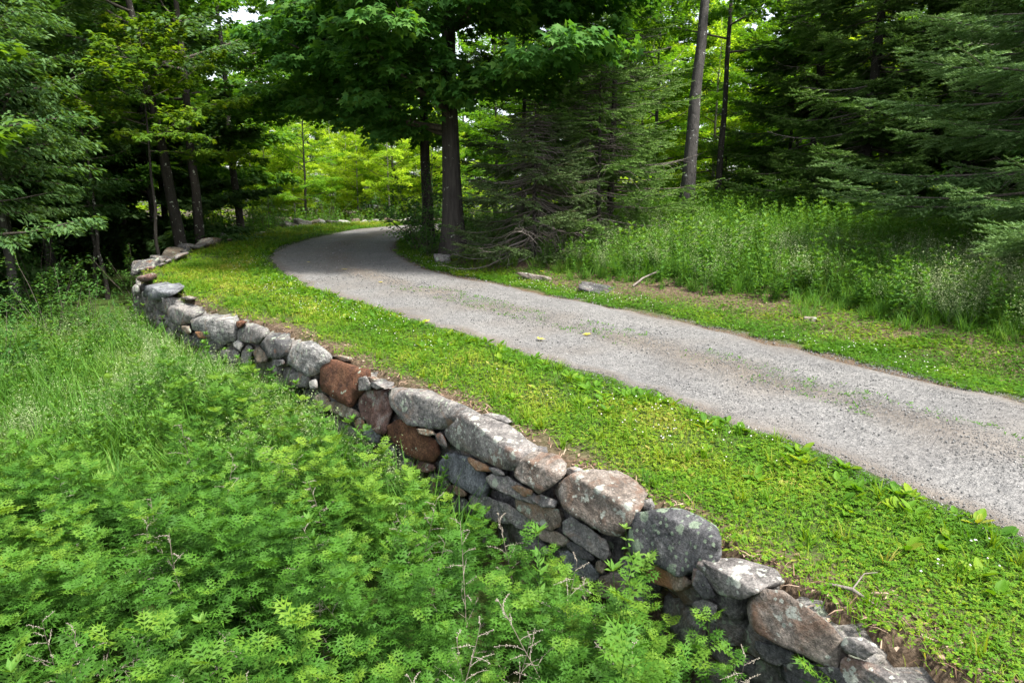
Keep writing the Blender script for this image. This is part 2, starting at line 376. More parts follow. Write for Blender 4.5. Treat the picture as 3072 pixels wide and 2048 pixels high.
def road_mat():
    m, t, out = new_mat('gravel_surface')
    g = N(t, 'TexCoord'); v = g.outputs['Object']; at = N(t, 'Attribute', attribute_name='tint')
    vo = N(t, 'TexVoronoi'); vo.inputs['Scale'].default_value = 70; t.links.new(v, vo.inputs['Vector'])
    vo2 = N(t, 'TexVoronoi'); vo2.inputs['Scale'].default_value = 26; t.links.new(v, vo2.inputs['Vector'])
    gr = N(t, 'SeparateColor'); t.links.new(vo.outputs['Color'], gr.inputs[0])
    gr2 = N(t, 'SeparateColor'); t.links.new(vo2.outputs['Color'], gr2.inputs[0])
    n1 = noise_tex(t, v, .9, 5, .6, .5); n2 = noise_tex(t, v, 9, 6, .7); n3 = noise_tex(t, v, 190, 3, .7)
    c = ramp(t, gr.outputs[0], [(0, (.065, .066, .067)), (.45, (.110, .108, .105)), (.8, (.145, .143, .139)), (1, (.235, .232, .225))])
    c = mix(t, .5, c, ramp(t, gr2.outputs[0], [(0, (.075, .076, .077)), (.5, (.114, .112, .109)), (1, (.185, .183, .178))]))
    c = mix(t, .55, c, ramp(t, n3, [(.3, (.55, .55, .55)), (.7, (1.45, 1.45, 1.45))]), 'MULTIPLY')
    c = mix(t, mult(t, at.outputs['Fac'], .92), c, ramp(t, n2, [(.3, (.072, .06, .05)), (.7, (.142, .125, .105))]))
    c = mix(t, .7, c, ramp(t, n1, [(.3, (.78, .77, .77)), (.7, (1.15, 1.13, 1.1))]), 'MULTIPLY')
    p = N(t, 'BsdfPrincipled'); p.inputs['Roughness'].default_value = .9; p.inputs['Specular IOR Level'].default_value = .2
    t.links.new(c, p.inputs['Base Color'])
    hh = N(t, 'Math', operation='ADD'); t.links.new(vo.outputs['Distance'], hh.inputs[0]); t.links.new(mult(t, n2, 1.5), hh.inputs[1])
    t.links.new(bump(t, hh.outputs[0], .6, .012), p.inputs['Normal']); t.links.new(p.outputs[0], out.inputs[0])
    return m

STONES = [
('rust','w',[-2.14,8.58,0.08],[-0.75,-0.67],0.46,[[-2.52,8.68,0.58],[-2.33,8.69,0.59],[-2.11,8.67,0.53],[-1.87,8.66,0.45],[-1.86,8.64,0.38],[-2.02,8.59,0.11],[-2.1,8.57,0.01],[-2.22,8.57,0.03],[-2.52,8.61,0.22]],'big rusty brown squarish boulder'),
('gray','w',[-1.84,8.24,0.32],[-0.75,-0.67],0.45,[[-1.92,8.27,0.45],[-1.82,8.27,0.47],[-1.76,8.25,0.37],[-1.77,8.24,0.31],[-1.91,8.23,0.3]],''),
('gray','g',[-1.62,7.95,0.42],[-0.8,-0.6],0.45,[[-1.7,7.96,0.47],[-1.6,7.96,0.5],[-1.42,7.96,0.48],[-1.45,7.95,0.43],[-1.63,7.94,0.4],[-1.69,7.95,0.43]],''),
('gray','g',[-1.73,8.22,0.43],[-0.8,-0.6],0.45,[[-1.8,8.23,0.46],[-1.73,8.23,0.47],[-1.65,8.23,0.44],[-1.73,8.22,0.42]],''),
('tan','w',[-2.64,9.14,-0.24],[-0.75,-0.67],-0.04,[[-2.76,9.18,-0.05],[-2.64,9.19,-0.01],[-2.52,9.17,-0.1],[-2.6,9.14,-0.24],[-2.65,9.13,-0.27],[-2.75,9.15,-0.19]],''),
('tan','w',[-2.14,8.58,-0.17],[-0.75,-0.67],0.01,[[-2.45,8.62,0.03],[-2.34,8.62,0.05],[-2.14,8.61,-0.02],[-2.0,8.59,-0.1],[-2.01,8.58,-0.15],[-2.11,8.57,-0.2],[-2.42,8.6,-0.07]],''),
('pink','w',[-1.65,8.03,-0.13],[-0.75,-0.67],0.3,[[-1.9,8.11,0.28],[-1.83,8.12,0.34],[-1.64,8.13,0.35],[-1.52,8.13,0.35],[-1.48,8.07,0.09],[-1.57,8.01,-0.2],[-1.65,8.02,-0.18],[-1.87,8.06,0.03]],'brown and white mottled boulder'),
('orange','w',[-1.95,8.37,-0.24],[-0.75,-0.67],-0.11,[[-2.03,8.39,-0.14],[-1.94,8.4,-0.09],[-1.88,8.38,-0.16],[-1.91,8.37,-0.25],[-2.0,8.37,-0.25]],''),
('blue','w',[-1.75,8.14,-0.32],[-0.75,-0.67],-0.13,[[-1.86,8.17,-0.14],[-1.77,8.18,-0.1],[-1.63,8.15,-0.25],[-1.67,8.13,-0.34],[-1.79,8.13,-0.35],[-1.86,8.15,-0.26]],''),
('gray','w',[-0.98,7.27,0.19],[-0.75,-0.66],0.46,[[-1.38,7.34,0.57],[-1.22,7.35,0.59],[-0.94,7.34,0.56],[-0.47,7.3,0.34],[-0.41,7.29,0.3],[-0.78,7.26,0.15],[-1.0,7.26,0.14],[-1.18,7.27,0.19],[-1.37,7.31,0.39]],'long gray slab with a tan top'),
('rust','w',[-1.06,7.36,-0.23],[-0.75,-0.66],0.09,[[-1.44,7.41,-0.0],[-1.43,7.44,0.12],[-1.28,7.45,0.18],[-1.11,7.43,0.11],[-0.87,7.4,-0.06],[-0.84,7.37,-0.19],[-0.89,7.35,-0.29],[-1.06,7.35,-0.27],[-1.21,7.37,-0.2]],'dark rusty boulder in the second course'),
('tan','w',[-0.91,7.18,0.09],[-0.75,-0.66],0.14,[[-1.05,7.2,0.15],[-0.88,7.19,0.14],[-0.84,7.18,0.09],[-0.9,7.18,0.08],[-1.03,7.19,0.11]],''),
('dark','w',[-0.74,6.99,0.02],[-0.75,-0.66],0.16,[[-0.83,7.02,0.15],[-0.76,7.02,0.18],[-0.69,6.99,0.04],[-0.73,6.99,-0.0],[-0.81,7.0,0.07]],''),
('spot','w',[-0.16,6.14,0.19],[-0.83,-0.55],0.39,[[-0.66,6.22,0.59],[-0.58,6.23,0.65],[-0.34,6.23,0.64],[-0.05,6.21,0.54],[0.2,6.17,0.34],[0.22,6.16,0.3],[-0.03,6.12,0.13],[-0.11,6.12,0.13],[-0.58,6.17,0.33],[-0.66,6.18,0.43]],'broad gray slab with white lichen spots on top'),
('gray','g',[-0.15,6.8,0.36],[-0.8,-0.6],0.39,[[-0.37,6.81,0.43],[-0.22,6.82,0.45],[-0.08,6.81,0.43],[0.0,6.8,0.36],[-0.08,6.8,0.34],[-0.28,6.8,0.35]],''),
('gray','g',[0.24,6.0,0.32],[-0.8,-0.6],0.34,[[0.14,6.0,0.34],[0.23,6.01,0.39],[0.32,6.01,0.38],[0.33,6.0,0.33],[0.16,5.99,0.31]],''),
('brown','w',[0.22,5.61,0.15],[-0.77,-0.63],0.32,[[0.01,5.65,0.33],[0.06,5.66,0.41],[0.19,5.67,0.46],[0.38,5.67,0.44],[0.48,5.65,0.37],[0.44,5.63,0.26],[0.32,5.61,0.15],[0.24,5.6,0.1],[0.11,5.62,0.18],[0.01,5.63,0.25]],'tan brown rounded boulder'),
('blue','w',[-0.43,6.54,-0.29],[-0.83,-0.55],0.04,[[-0.76,6.6,0.01],[-0.67,6.62,0.1],[-0.49,6.61,0.06],[-0.28,6.58,-0.11],[-0.24,6.55,-0.25],[-0.28,6.53,-0.34],[-0.38,6.53,-0.33],[-0.6,6.55,-0.22],[-0.75,6.58,-0.1]],'smooth blue gray boulder'),
('pink','w',[-0.98,7.27,-0.38],[-0.75,-0.66],-0.29,[[-1.1,7.28,-0.32],[-1.03,7.29,-0.27],[-0.88,7.29,-0.29],[-0.85,7.28,-0.34],[-0.94,7.27,-0.39],[-1.04,7.27,-0.38]],''),
('orange','w',[-0.29,6.32,0.03],[-0.83,-0.55],0.14,[[-0.44,6.35,0.16],[-0.2,6.33,0.05],[-0.2,6.32,0.01],[-0.35,6.32,0.02],[-0.43,6.34,0.1]],''),
('gray','w',[-0.14,6.09,0.09],[-0.83,-0.55],0.12,[[-0.21,6.1,0.12],[-0.1,6.1,0.11],[-0.08,6.09,0.09],[-0.18,6.09,0.09]],''),
('gray','w',[0.04,5.83,-0.06],[-0.77,-0.63],0.13,[[-0.25,5.87,0.12],[-0.19,5.88,0.17],[-0.03,5.87,0.14],[0.2,5.84,-0.0],[0.2,5.82,-0.1],[0.04,5.83,-0.05],[-0.19,5.85,0.05]],''),
('orange','w',[0.12,5.73,0.02],[-0.77,-0.63],0.09,[[-0.01,5.75,0.1],[0.04,5.75,0.11],[0.19,5.74,0.06],[0.18,5.73,0.03],[0.11,5.73,0.01]],'thin orange stone chip'),
('gray','w',[0.3,5.52,0.02],[-0.77,-0.63],0.08,[[0.16,5.54,0.09],[0.26,5.54,0.12],[0.4,5.53,0.06],[0.37,5.52,0.01],[0.26,5.52,0.01],[0.19,5.53,0.05]],''),
('tan','w',[0.29,5.53,-0.17],[-0.77,-0.63],0.05,[[0.03,5.58,0.08],[0.43,5.56,-0.04],[0.44,5.53,-0.16],[0.33,5.53,-0.21],[0.21,5.54,-0.15],[0.04,5.56,-0.03]],''),
('dark','w',[-0.61,6.81,-0.62],[-0.83,-0.55],-0.26,[[-0.93,6.88,-0.29],[-0.82,6.89,-0.22],[-0.7,6.87,-0.3],[-0.45,6.82,-0.56],[-0.45,6.8,-0.68],[-0.66,6.8,-0.65],[-0.9,6.84,-0.45]],''),
('tan','w',[-0.53,6.68,-0.41],[-0.83,-0.55],-0.32,[[-0.62,6.71,-0.3],[-0.54,6.7,-0.31],[-0.47,6.69,-0.4],[-0.54,6.68,-0.42],[-0.61,6.69,-0.38]],''),
('gray','w',[-0.13,6.08,-0.38],[-0.83,-0.55],-0.18,[[-0.43,6.13,-0.15],[-0.32,6.13,-0.13],[-0.13,6.12,-0.22],[0.05,6.09,-0.33],[0.03,6.08,-0.41],[-0.16,6.08,-0.41],[-0.39,6.1,-0.28]],''),
('gray','w',[0.08,5.79,-0.33],[-0.77,-0.63],-0.11,[[-0.13,5.84,-0.08],[-0.03,5.83,-0.11],[0.22,5.8,-0.26],[0.2,5.78,-0.36],[0.04,5.79,-0.32],[-0.07,5.81,-0.22]],''),
('gray','w',[-2.11,8.55,-0.53],[-0.75,-0.67],-0.19,[[-2.63,8.63,-0.15],[-2.37,8.62,-0.17],[-2.12,8.6,-0.28],[-1.99,8.57,-0.41],[-1.9,8.55,-0.54],[-2.12,8.54,-0.58],[-2.37,8.57,-0.41]],''),
('dark','w',[-1.49,7.85,-0.42],[-0.75,-0.67],-0.25,[[-1.61,7.88,-0.27],[-1.52,7.89,-0.22],[-1.4,7.86,-0.36],[-1.4,7.85,-0.45],[-1.57,7.86,-0.39]],''),
('gray','w',[-1.23,7.56,-0.48],[-0.75,-0.66],-0.36,[[-1.32,7.57,-0.39],[-1.22,7.58,-0.35],[-1.11,7.56,-0.44],[-1.17,7.55,-0.49],[-1.31,7.56,-0.47]],''),
('brown','w',[0.74,5.02,0.07],[-0.74,-0.67],0.31,[[0.35,5.08,0.36],[0.41,5.1,0.46],[0.51,5.11,0.51],[0.67,5.11,0.52],[0.84,5.12,0.52],[0.95,5.11,0.47],[1.07,5.08,0.33],[1.0,5.05,0.2],[0.89,5.01,0.0],[0.8,5.01,0.0],[0.61,5.03,0.1],[0.39,5.06,0.23]],'large tan slab with pale lichen patches'),
('pale','g',[0.53,5.59,0.3],[-0.8,-0.6],0.33,[[0.46,5.6,0.32],[0.56,5.6,0.35],[0.62,5.6,0.32],[0.58,5.59,0.29],[0.47,5.59,0.29]],''),
('lichen','w',[1.16,4.4,0.08],[-0.87,-0.5],0.36,[[0.8,4.46,0.39],[0.85,4.48,0.46],[1.04,4.48,0.49],[1.2,4.48,0.49],[1.34,4.47,0.43],[1.43,4.46,0.37],[1.44,4.44,0.3],[1.43,4.42,0.16],[1.25,4.39,0.02],[1.17,4.39,0.03],[0.86,4.41,0.14],[0.81,4.43,0.24]],'large dark gray boulder dotted with green lichen'),
('gray','g',[1.05,4.95,0.27],[-0.8,-0.6],0.32,[[0.99,4.95,0.26],[1.03,4.96,0.33],[1.08,4.96,0.35],[1.11,4.95,0.29],[1.09,4.94,0.25]],''),
('gray','w',[0.68,5.08,-0.22],[-0.74,-0.67],0.05,[[0.4,5.14,0.06],[0.48,5.15,0.1],[0.63,5.13,0.01],[0.78,5.11,-0.1],[0.79,5.09,-0.21],[0.77,5.08,-0.26],[0.67,5.09,-0.21],[0.42,5.12,-0.03]],''),
('tan','w',[0.37,5.43,-0.29],[-0.74,-0.67],-0.18,[[0.18,5.45,-0.18],[0.24,5.46,-0.16],[0.37,5.45,-0.18],[0.47,5.44,-0.23],[0.5,5.43,-0.28],[0.42,5.43,-0.31],[0.26,5.44,-0.26]],''),
('dark','w',[0.6,5.18,-0.28],[-0.74,-0.67],-0.17,[[0.44,5.2,-0.17],[0.49,5.2,-0.15],[0.59,5.2,-0.17],[0.67,5.18,-0.26],[0.67,5.17,-0.3],[0.58,5.18,-0.29],[0.49,5.19,-0.23]],''),
('gray','w',[0.25,5.58,-0.46],[-0.77,-0.63],-0.38,[[0.17,5.59,-0.39],[0.23,5.6,-0.36],[0.31,5.59,-0.38],[0.35,5.58,-0.44],[0.29,5.57,-0.47],[0.2,5.58,-0.45]],''),
('blue','w',[0.61,5.16,-0.46],[-0.74,-0.67],-0.27,[[0.4,5.2,-0.25],[0.46,5.21,-0.23],[0.62,5.19,-0.31],[0.72,5.17,-0.41],[0.7,5.16,-0.47],[0.64,5.15,-0.49],[0.49,5.17,-0.4],[0.41,5.19,-0.32]],''),
('tan','w',[0.71,5.05,-0.34],[-0.74,-0.67],-0.25,[[0.68,5.07,-0.26],[0.72,5.07,-0.23],[0.78,5.06,-0.28],[0.73,5.05,-0.35],[0.68,5.05,-0.32]],''),
('orange','w',[1.13,4.44,-0.1],[-0.87,-0.5],0.03,[[0.9,4.47,0.06],[0.95,4.47,0.07],[1.08,4.47,0.06],[1.24,4.46,-0.02],[1.28,4.45,-0.07],[1.26,4.44,-0.1],[1.17,4.44,-0.12],[1.01,4.45,-0.07],[0.91,4.46,-0.01]],'orange stained slab under the dark lichen boulder'),
('brown','w',[0.85,4.9,-0.47],[-0.74,-0.67],-0.3,[[0.65,4.91,-0.38],[0.71,4.93,-0.3],[0.81,4.94,-0.26],[1.0,4.93,-0.32],[1.09,4.91,-0.41],[1.02,4.89,-0.5],[0.86,4.89,-0.49],[0.67,4.9,-0.45]],''),
('tan','w',[0.59,5.19,-0.61],[-0.74,-0.67],-0.53,[[0.52,5.21,-0.52],[0.63,5.21,-0.53],[0.64,5.19,-0.6],[0.54,5.19,-0.62]],''),
('spot','w',[1.41,3.98,0.13],[-0.85,-0.53],0.24,[[1.18,4.03,0.34],[1.24,4.03,0.36],[1.44,4.03,0.36],[1.6,4.02,0.32],[1.69,4.02,0.29],[1.73,4.0,0.21],[1.47,3.98,0.1],[1.32,3.98,0.13],[1.2,4.01,0.27]],'gray slab with a cream lichen patch'),
('dark','w',[1.3,4.16,0.01],[-0.85,-0.53],0.18,[[1.21,4.17,0.09],[1.22,4.2,0.2],[1.29,4.19,0.16],[1.37,4.16,0.01],[1.29,4.15,-0.01]],''),  # shade under the slab, given shape and colour as a dark stone
('gray','w',[1.31,4.15,-0.11],[-0.85,-0.53],-0.03,[[1.21,4.16,-0.05],[1.3,4.17,-0.02],[1.38,4.16,-0.06],[1.37,4.15,-0.13],[1.24,4.15,-0.11]],''),
('brown','w',[1.73,3.5,0.03],[-0.83,-0.55],0.28,[[1.34,3.56,0.35],[1.37,3.57,0.39],[1.46,3.58,0.42],[1.56,3.58,0.42],[1.84,3.54,0.21],[1.92,3.52,0.14],[1.91,3.5,0.03],[1.87,3.49,-0.01],[1.8,3.49,-0.02],[1.71,3.5,0.02],[1.42,3.52,0.14],[1.36,3.54,0.23]],'long brown gray boulder with pale lichen'),
('spot','w',[1.87,3.29,0.19],[-0.83,-0.55],0.26,[[1.79,3.3,0.25],[1.81,3.31,0.29],[1.9,3.31,0.29],[1.97,3.3,0.25],[1.97,3.29,0.22],[1.91,3.28,0.18],[1.81,3.29,0.21]],'small pale lichen covered stone'),
('spot','w',[1.92,3.22,0.03],[-0.83,-0.55],0.13,[[1.77,3.25,0.2],[1.79,3.25,0.22],[1.88,3.25,0.19],[1.97,3.24,0.17],[2.1,3.23,0.09],[2.12,3.21,0.02],[1.89,3.21,0.01],[1.79,3.22,0.06],[1.77,3.24,0.15]],''),
('dark','w',[1.61,3.68,-0.14],[-0.83,-0.55],-0.02,[[1.48,3.71,-0.01],[1.61,3.7,-0.04],[1.72,3.69,-0.08],[1.7,3.68,-0.14],[1.61,3.68,-0.16],[1.55,3.68,-0.14],[1.48,3.7,-0.05]],''),
('dark','w',[1.74,3.48,-0.17],[-0.83,-0.55],-0.03,[[1.56,3.51,-0.03],[1.65,3.52,-0.0],[1.78,3.51,-0.03],[1.84,3.49,-0.11],[1.89,3.48,-0.19],[1.65,3.48,-0.19],[1.57,3.5,-0.1]],''),
('dark','w',[1.83,3.35,-0.02],[-0.83,-0.55],0.06,[[1.71,3.36,0.07],[1.81,3.36,0.07],[1.84,3.35,0.01],[1.86,3.34,-0.03],[1.78,3.35,0.01]],''),
('schist','w',[-2.96,9.54,0.22],[-0.78,-0.62],0.53,[[-3.27,9.59,0.51],[-3.12,9.62,0.62],[-2.9,9.62,0.65],[-2.66,9.59,0.51],[-2.59,9.58,0.42],[-2.8,9.53,0.17],[-2.92,9.52,0.16],[-3.14,9.55,0.27],[-3.26,9.56,0.35]],'pale layered boulder beside the rusty one'),
('tan','g',[-2.31,9.14,0.48],[-0.8,-0.6],0.51,[[-2.49,9.15,0.54],[-2.36,9.15,0.55],[-2.2,9.14,0.51],[-2.22,9.13,0.46],[-2.36,9.14,0.48]],''),
('dark','w',[-3.7,10.43,0.25],[-0.75,-0.66],0.45,[[-3.95,10.47,0.46],[-3.81,10.5,0.58],[-3.65,10.5,0.61],[-3.45,10.5,0.58],[-3.45,10.47,0.42],[-3.57,10.42,0.2],[-3.81,10.43,0.24],[-3.91,10.45,0.36]],''),
('gray','w',[-4.41,11.24,0.32],[-0.75,-0.66],0.53,[[-4.67,11.27,0.47],[-4.5,11.3,0.6],[-4.35,11.3,0.62],[-4.09,11.28,0.51],[-4.11,11.26,0.43],[-4.26,11.23,0.28],[-4.46,11.24,0.3],[-4.61,11.25,0.34]],''),
('rust','w',[-4.66,11.49,0.51],[-0.64,-0.77],0.59,[[-4.72,11.51,0.6],[-4.62,11.52,0.63],[-4.53,11.51,0.6],[-4.65,11.49,0.5],[-4.71,11.49,0.52]],''),
('schist','w',[-5.17,11.91,0.2],[-0.64,-0.77],0.54,[[-5.76,11.99,0.57],[-5.67,12.03,0.77],[-5.06,12.02,0.72],[-4.87,12.0,0.61],[-4.9,11.92,0.21],[-5.15,11.9,0.12],[-5.74,11.96,0.41]],'large gray layered boulder'),
('gray','w',[-6.48,13.15,0.3],[-0.73,-0.69],0.55,[[-6.74,13.21,0.61],[-6.65,13.24,0.73],[-6.43,13.24,0.75],[-6.16,13.22,0.66],[-5.98,13.2,0.56],[-6.33,13.15,0.29],[-6.5,13.14,0.24],[-6.73,13.16,0.37]],''),
('blue','w',[-7.45,14.19,0.62],[-0.74,-0.68],0.82,[[-7.8,14.22,0.73],[-7.72,14.25,0.91],[-7.56,14.26,0.95],[-7.13,14.27,0.99],[-6.97,14.26,0.94],[-6.88,14.24,0.87],[-7.05,14.22,0.73],[-7.35,14.19,0.62],[-7.75,14.18,0.57]],'dark gray boulder at the bend'),
('brown','g',[-6.49,13.57,0.7],[-0.8,-0.6],0.73,[[-6.67,13.58,0.74],[-6.46,13.58,0.77],[-6.33,13.58,0.74],[-6.36,13.57,0.69],[-6.62,13.57,0.69]],''),
('pink','b',[-8.59,15.88,0.81],[-0.98,-0.2],0.91,[[-8.75,15.92,1.01],[-8.71,15.92,1.04],[-8.32,15.91,0.98],[-8.29,15.89,0.88],[-8.41,15.88,0.81],[-8.71,15.87,0.78],[-8.74,15.88,0.84]],'reddish brown block at the bend'),
('pale','w',[-8.49,15.32,0.61],[-0.74,-0.68],0.77,[[-8.59,15.34,0.7],[-8.49,15.36,0.81],[-8.4,15.35,0.75],[-8.4,15.32,0.61],[-8.58,15.32,0.58]],''),
('pink','b',[-9.27,17.4,0.89],[-0.98,-0.2],0.98,[[-9.39,17.4,0.9],[-9.32,17.44,1.06],[-9.1,17.44,1.06],[-9.1,17.42,0.96],[-9.23,17.4,0.87]],''),
('gray','b',[-9.42,17.34,0.89],[-0.98,-0.2],0.96,[[-9.49,17.35,0.94],[-9.42,17.36,0.99],[-9.34,17.36,0.97],[-9.36,17.34,0.87],[-9.49,17.34,0.89]],''),
('gray','b',[-9.68,19.64,1.0],[-0.98,-0.2],1.12,[[-9.83,19.65,1.04],[-9.68,19.67,1.15],[-9.32,19.69,1.22],[-9.28,19.67,1.15],[-9.76,19.64,0.97]],''),
('gray','b',[-10.25,22.18,1.13],[-0.98,-0.2],1.22,[[-10.41,22.19,1.15],[-10.2,22.21,1.27],[-10.0,22.2,1.23],[-9.96,22.19,1.17],[-10.25,22.18,1.11]],''),
('tan','b',[-10.25,23.14,1.18],[-0.98,-0.2],1.25,[[-10.42,23.15,1.24],[-10.21,23.16,1.29],[-9.93,23.16,1.26],[-10.16,23.14,1.17],[-10.4,23.14,1.16]],''),
('gray','b',[-10.14,21.28,1.08],[-0.98,-0.2],1.14,[[-10.31,21.28,1.11],[-10.19,21.3,1.17],[-10.04,21.29,1.14],[-10.11,21.28,1.07]],''),
('gray','b',[-9.59,19.05,0.97],[-0.98,-0.2],1.04,[[-9.68,19.06,1.0],[-9.52,19.07,1.07],[-9.47,19.06,1.02],[-9.61,19.05,0.96]],''),
('gray','b',[-9.38,18.27,0.93],[-0.98,-0.2],1.01,[[-9.47,18.27,0.93],[-9.31,18.29,1.05],[-9.23,18.28,1.02],[-9.36,18.26,0.92]],''),
('tan','b',[-10.19,24.71,1.26],[-0.98,-0.2],1.31,[[-10.33,24.71,1.26],[-10.2,24.72,1.33],[-10.01,24.72,1.33],[-10.1,24.71,1.24]],''),
('tan','w',[-6.21,12.86,0.14],[-0.73,-0.69],0.27,[[-6.36,12.89,0.29],[-6.19,12.89,0.29],[-6.14,12.86,0.17],[-6.21,12.85,0.12],[-6.31,12.87,0.19]],''),
('dark','w',[-6.07,12.71,-0.09],[-0.73,-0.69],0.11,[[-6.31,12.74,0.07],[-6.19,12.76,0.14],[-6.04,12.75,0.12],[-5.75,12.73,-0.03],[-5.78,12.71,-0.12],[-6.14,12.72,-0.07],[-6.29,12.72,-0.05]],''),
('orange','w',[-5.73,12.38,0.16],[-0.64,-0.77],0.26,[[-5.87,12.4,0.26],[-5.73,12.4,0.27],[-5.61,12.38,0.19],[-5.65,12.37,0.14],[-5.8,12.38,0.15]],''),
('dark','w',[-5.38,12.09,-0.01],[-0.64,-0.77],0.15,[[-5.46,12.11,0.1],[-5.38,12.12,0.17],[-5.27,12.11,0.1],[-5.2,12.1,0.06],[-5.36,12.08,-0.03],[-5.45,12.09,0.01]],''),
('pale','w',[-4.72,11.54,0.11],[-0.64,-0.77],0.23,[[-4.83,11.57,0.22],[-4.74,11.57,0.27],[-4.64,11.56,0.21],[-4.7,11.54,0.08],[-4.81,11.55,0.17]],''),
('gray','w',[-4.88,11.67,-0.16],[-0.64,-0.77],0.05,[[-5.17,11.72,0.09],[-4.97,11.73,0.11],[-4.79,11.71,0.02],[-4.77,11.68,-0.13],[-4.86,11.67,-0.2],[-5.11,11.69,-0.06]],''),
('gray','w',[-4.57,11.41,-0.11],[-0.64,-0.77],0.19,[[-4.66,11.41,-0.11],[-4.64,11.45,0.08],[-4.53,11.48,0.23],[-4.45,11.47,0.17],[-4.47,11.44,0.02],[-4.51,11.4,-0.16]],''),
('tan','w',[-4.1,10.89,0.06],[-0.75,-0.66],0.24,[[-4.25,10.92,0.24],[-4.13,10.93,0.28],[-3.99,10.91,0.16],[-4.01,10.89,0.05],[-4.17,10.88,0.03]],''),
('gray','w',[-5.57,12.25,-0.28],[-0.64,-0.77],-0.08,[[-5.85,12.28,-0.1],[-5.59,12.29,-0.06],[-5.4,12.27,-0.15],[-5.4,12.24,-0.31],[-5.71,12.26,-0.24]],''),
('gray','w',[-5.08,11.84,-0.4],[-0.64,-0.77],-0.22,[[-5.19,11.87,-0.24],[-5.08,11.88,-0.2],[-4.94,11.86,-0.27],[-4.99,11.83,-0.42],[-5.17,11.83,-0.42]],''),
('pale','w',[-6.4,13.07,-0.21],[-0.73,-0.69],-0.16,[[-6.52,13.08,-0.16],[-6.37,13.08,-0.14],[-6.32,13.07,-0.2],[-6.47,13.06,-0.22]],''),
('dark','w',[-6.03,12.68,-0.36],[-0.73,-0.69],-0.19,[[-6.2,12.71,-0.2],[-6.05,12.71,-0.17],[-5.91,12.69,-0.32],[-6.0,12.67,-0.39],[-6.17,12.69,-0.27]],''),
('dark','w',[-3.6,10.32,0.12],[-0.75,-0.66],0.21,[[-3.69,10.34,0.2],[-3.55,10.34,0.22],[-3.53,10.32,0.13],[-3.67,10.32,0.11]],''),
('gray','w',[-3.13,9.75,-0.04],[-0.78,-0.62],0.13,[[-3.37,9.78,0.08],[-3.15,9.79,0.16],[-2.96,9.77,0.06],[-2.98,9.75,-0.07],[-3.26,9.75,-0.07]],''),
('pale','w',[-2.81,9.35,0.02],[-0.78,-0.62],0.13,[[-2.89,9.37,0.11],[-2.77,9.38,0.16],[-2.75,9.35,0.02],[-2.86,9.35,0.01]],''),
('pale','w',[-8.95,15.91,-0.22],[-0.79,-0.61],-0.04,[[-9.02,15.95,-0.04],[-8.93,15.96,0.01],[-8.87,15.94,-0.1],[-8.9,15.91,-0.25],[-9.01,15.91,-0.22]],''),
('gray','w',[-6.96,13.66,-0.16],[-0.74,-0.68],0.03,[[-7.06,13.71,0.06],[-6.98,13.71,0.09],[-6.85,13.68,-0.09],[-6.9,13.66,-0.19],[-7.03,13.67,-0.14]],''),
]

# ------------------------------------------------------------------ ground and road
rng = np.random.default_rng(7)
def axis(a, b, near, far, lo, hi, step):
    p = [lo]
    while p[-1] < hi: p.append(p[-1] + step)
    q = [lo]
    d = step
    while q[-1] > a: d *= 1.22; q.append(q[-1] - d)
    d = step
    while p[-1] < b: d *= 1.22; p.append(p[-1] + d)
    return np.array(q[:0:-1] + p)
gx = axis(-160, 160, 0, 0, -14, 12, .17); gy = axis(-30, 230, 0, 0, 0, 27, .17)
X, Y = np.meshgrid(gx, gy); X, Y = X.ravel(), Y.ravel()
Z, sw, sl, sr = terrain(X, Y, True)
nx, ny = len(gx), len(gy)
ii = (np.arange(ny - 1)[:, None] * nx + np.arange(nx - 1)[None]).ravel()
F = np.concatenate([np.stack([ii, ii + 1, ii + nx + 1], 1), np.stack([ii, ii + nx + 1, ii + nx], 1)])
ground = mesh_obj('ground', np.stack([X, Y, Z], 1), F, ground_mat(), smooth=True); tag(ground, kind='structure')
lawn = sstep(.35, .9, sw + (vnoise(X, Y, .7, 9) - .5) * .7) * (sl < .3)
scar = np.exp(-(((X - 3.0) * .76 - (Y - 13.9) * .65) / 2.3) ** 2 - (((X - 3.0) * .65 + (Y - 13.9) * .76 - .25) / .75) ** 2)   # worn bare soil beside the flat rock
rightv = sstep(.05, .15, sr) * sstep(1.5, .7, sr + (vnoise(X, Y, .8, 2) - .5) * .9)
bankg = sstep(2.2, 3.2, sr + (vnoise(X, Y, .9, 5) - .5) * 1.2)
weedg = sstep(.2, -.2, sw)
green = np.clip(lawn + rightv + bankg + weedg - 1.3 * scar, 0, 1)
forest = np.clip(sstep(-4, -7, sw) * sstep(8, 13, Y) + sstep(5.5, 8, sr) * sstep(13, 17, Y) + sstep(34, 38, Y), 0, 1)
zc = ground.data.attributes.new('zone', 'FLOAT_COLOR', 'POINT')
zc.data.foreach_set('color', np.stack([green, forest, green * 0, green * 0 + 1], 1).astype(np.float32).ravel())

def resample(P, n):
    P = np.array(P, float); s = np.r_[0, np.cumsum(np.linalg.norm(np.diff(P, axis=0), axis=1))]
    return lambda q: np.stack([np.interp(q, s, P[:, 0]), np.interp(q, s, P[:, 1])], -1), s[-1]
def smooth_line(P, n=260, k=9):
    f, L = resample(P, n); A = f(np.linspace(0, L, n))
    for _ in range(2):
        B = np.pad(A, ((k // 2, k // 2), (0, 0)), 'edge')
        A2 = np.stack([np.convolve(B[:, i], np.ones(k) / k, 'valid') for i in range(2)], 1); A2[0], A2[-1] = A[0], A[-1]; A = A2
    return A
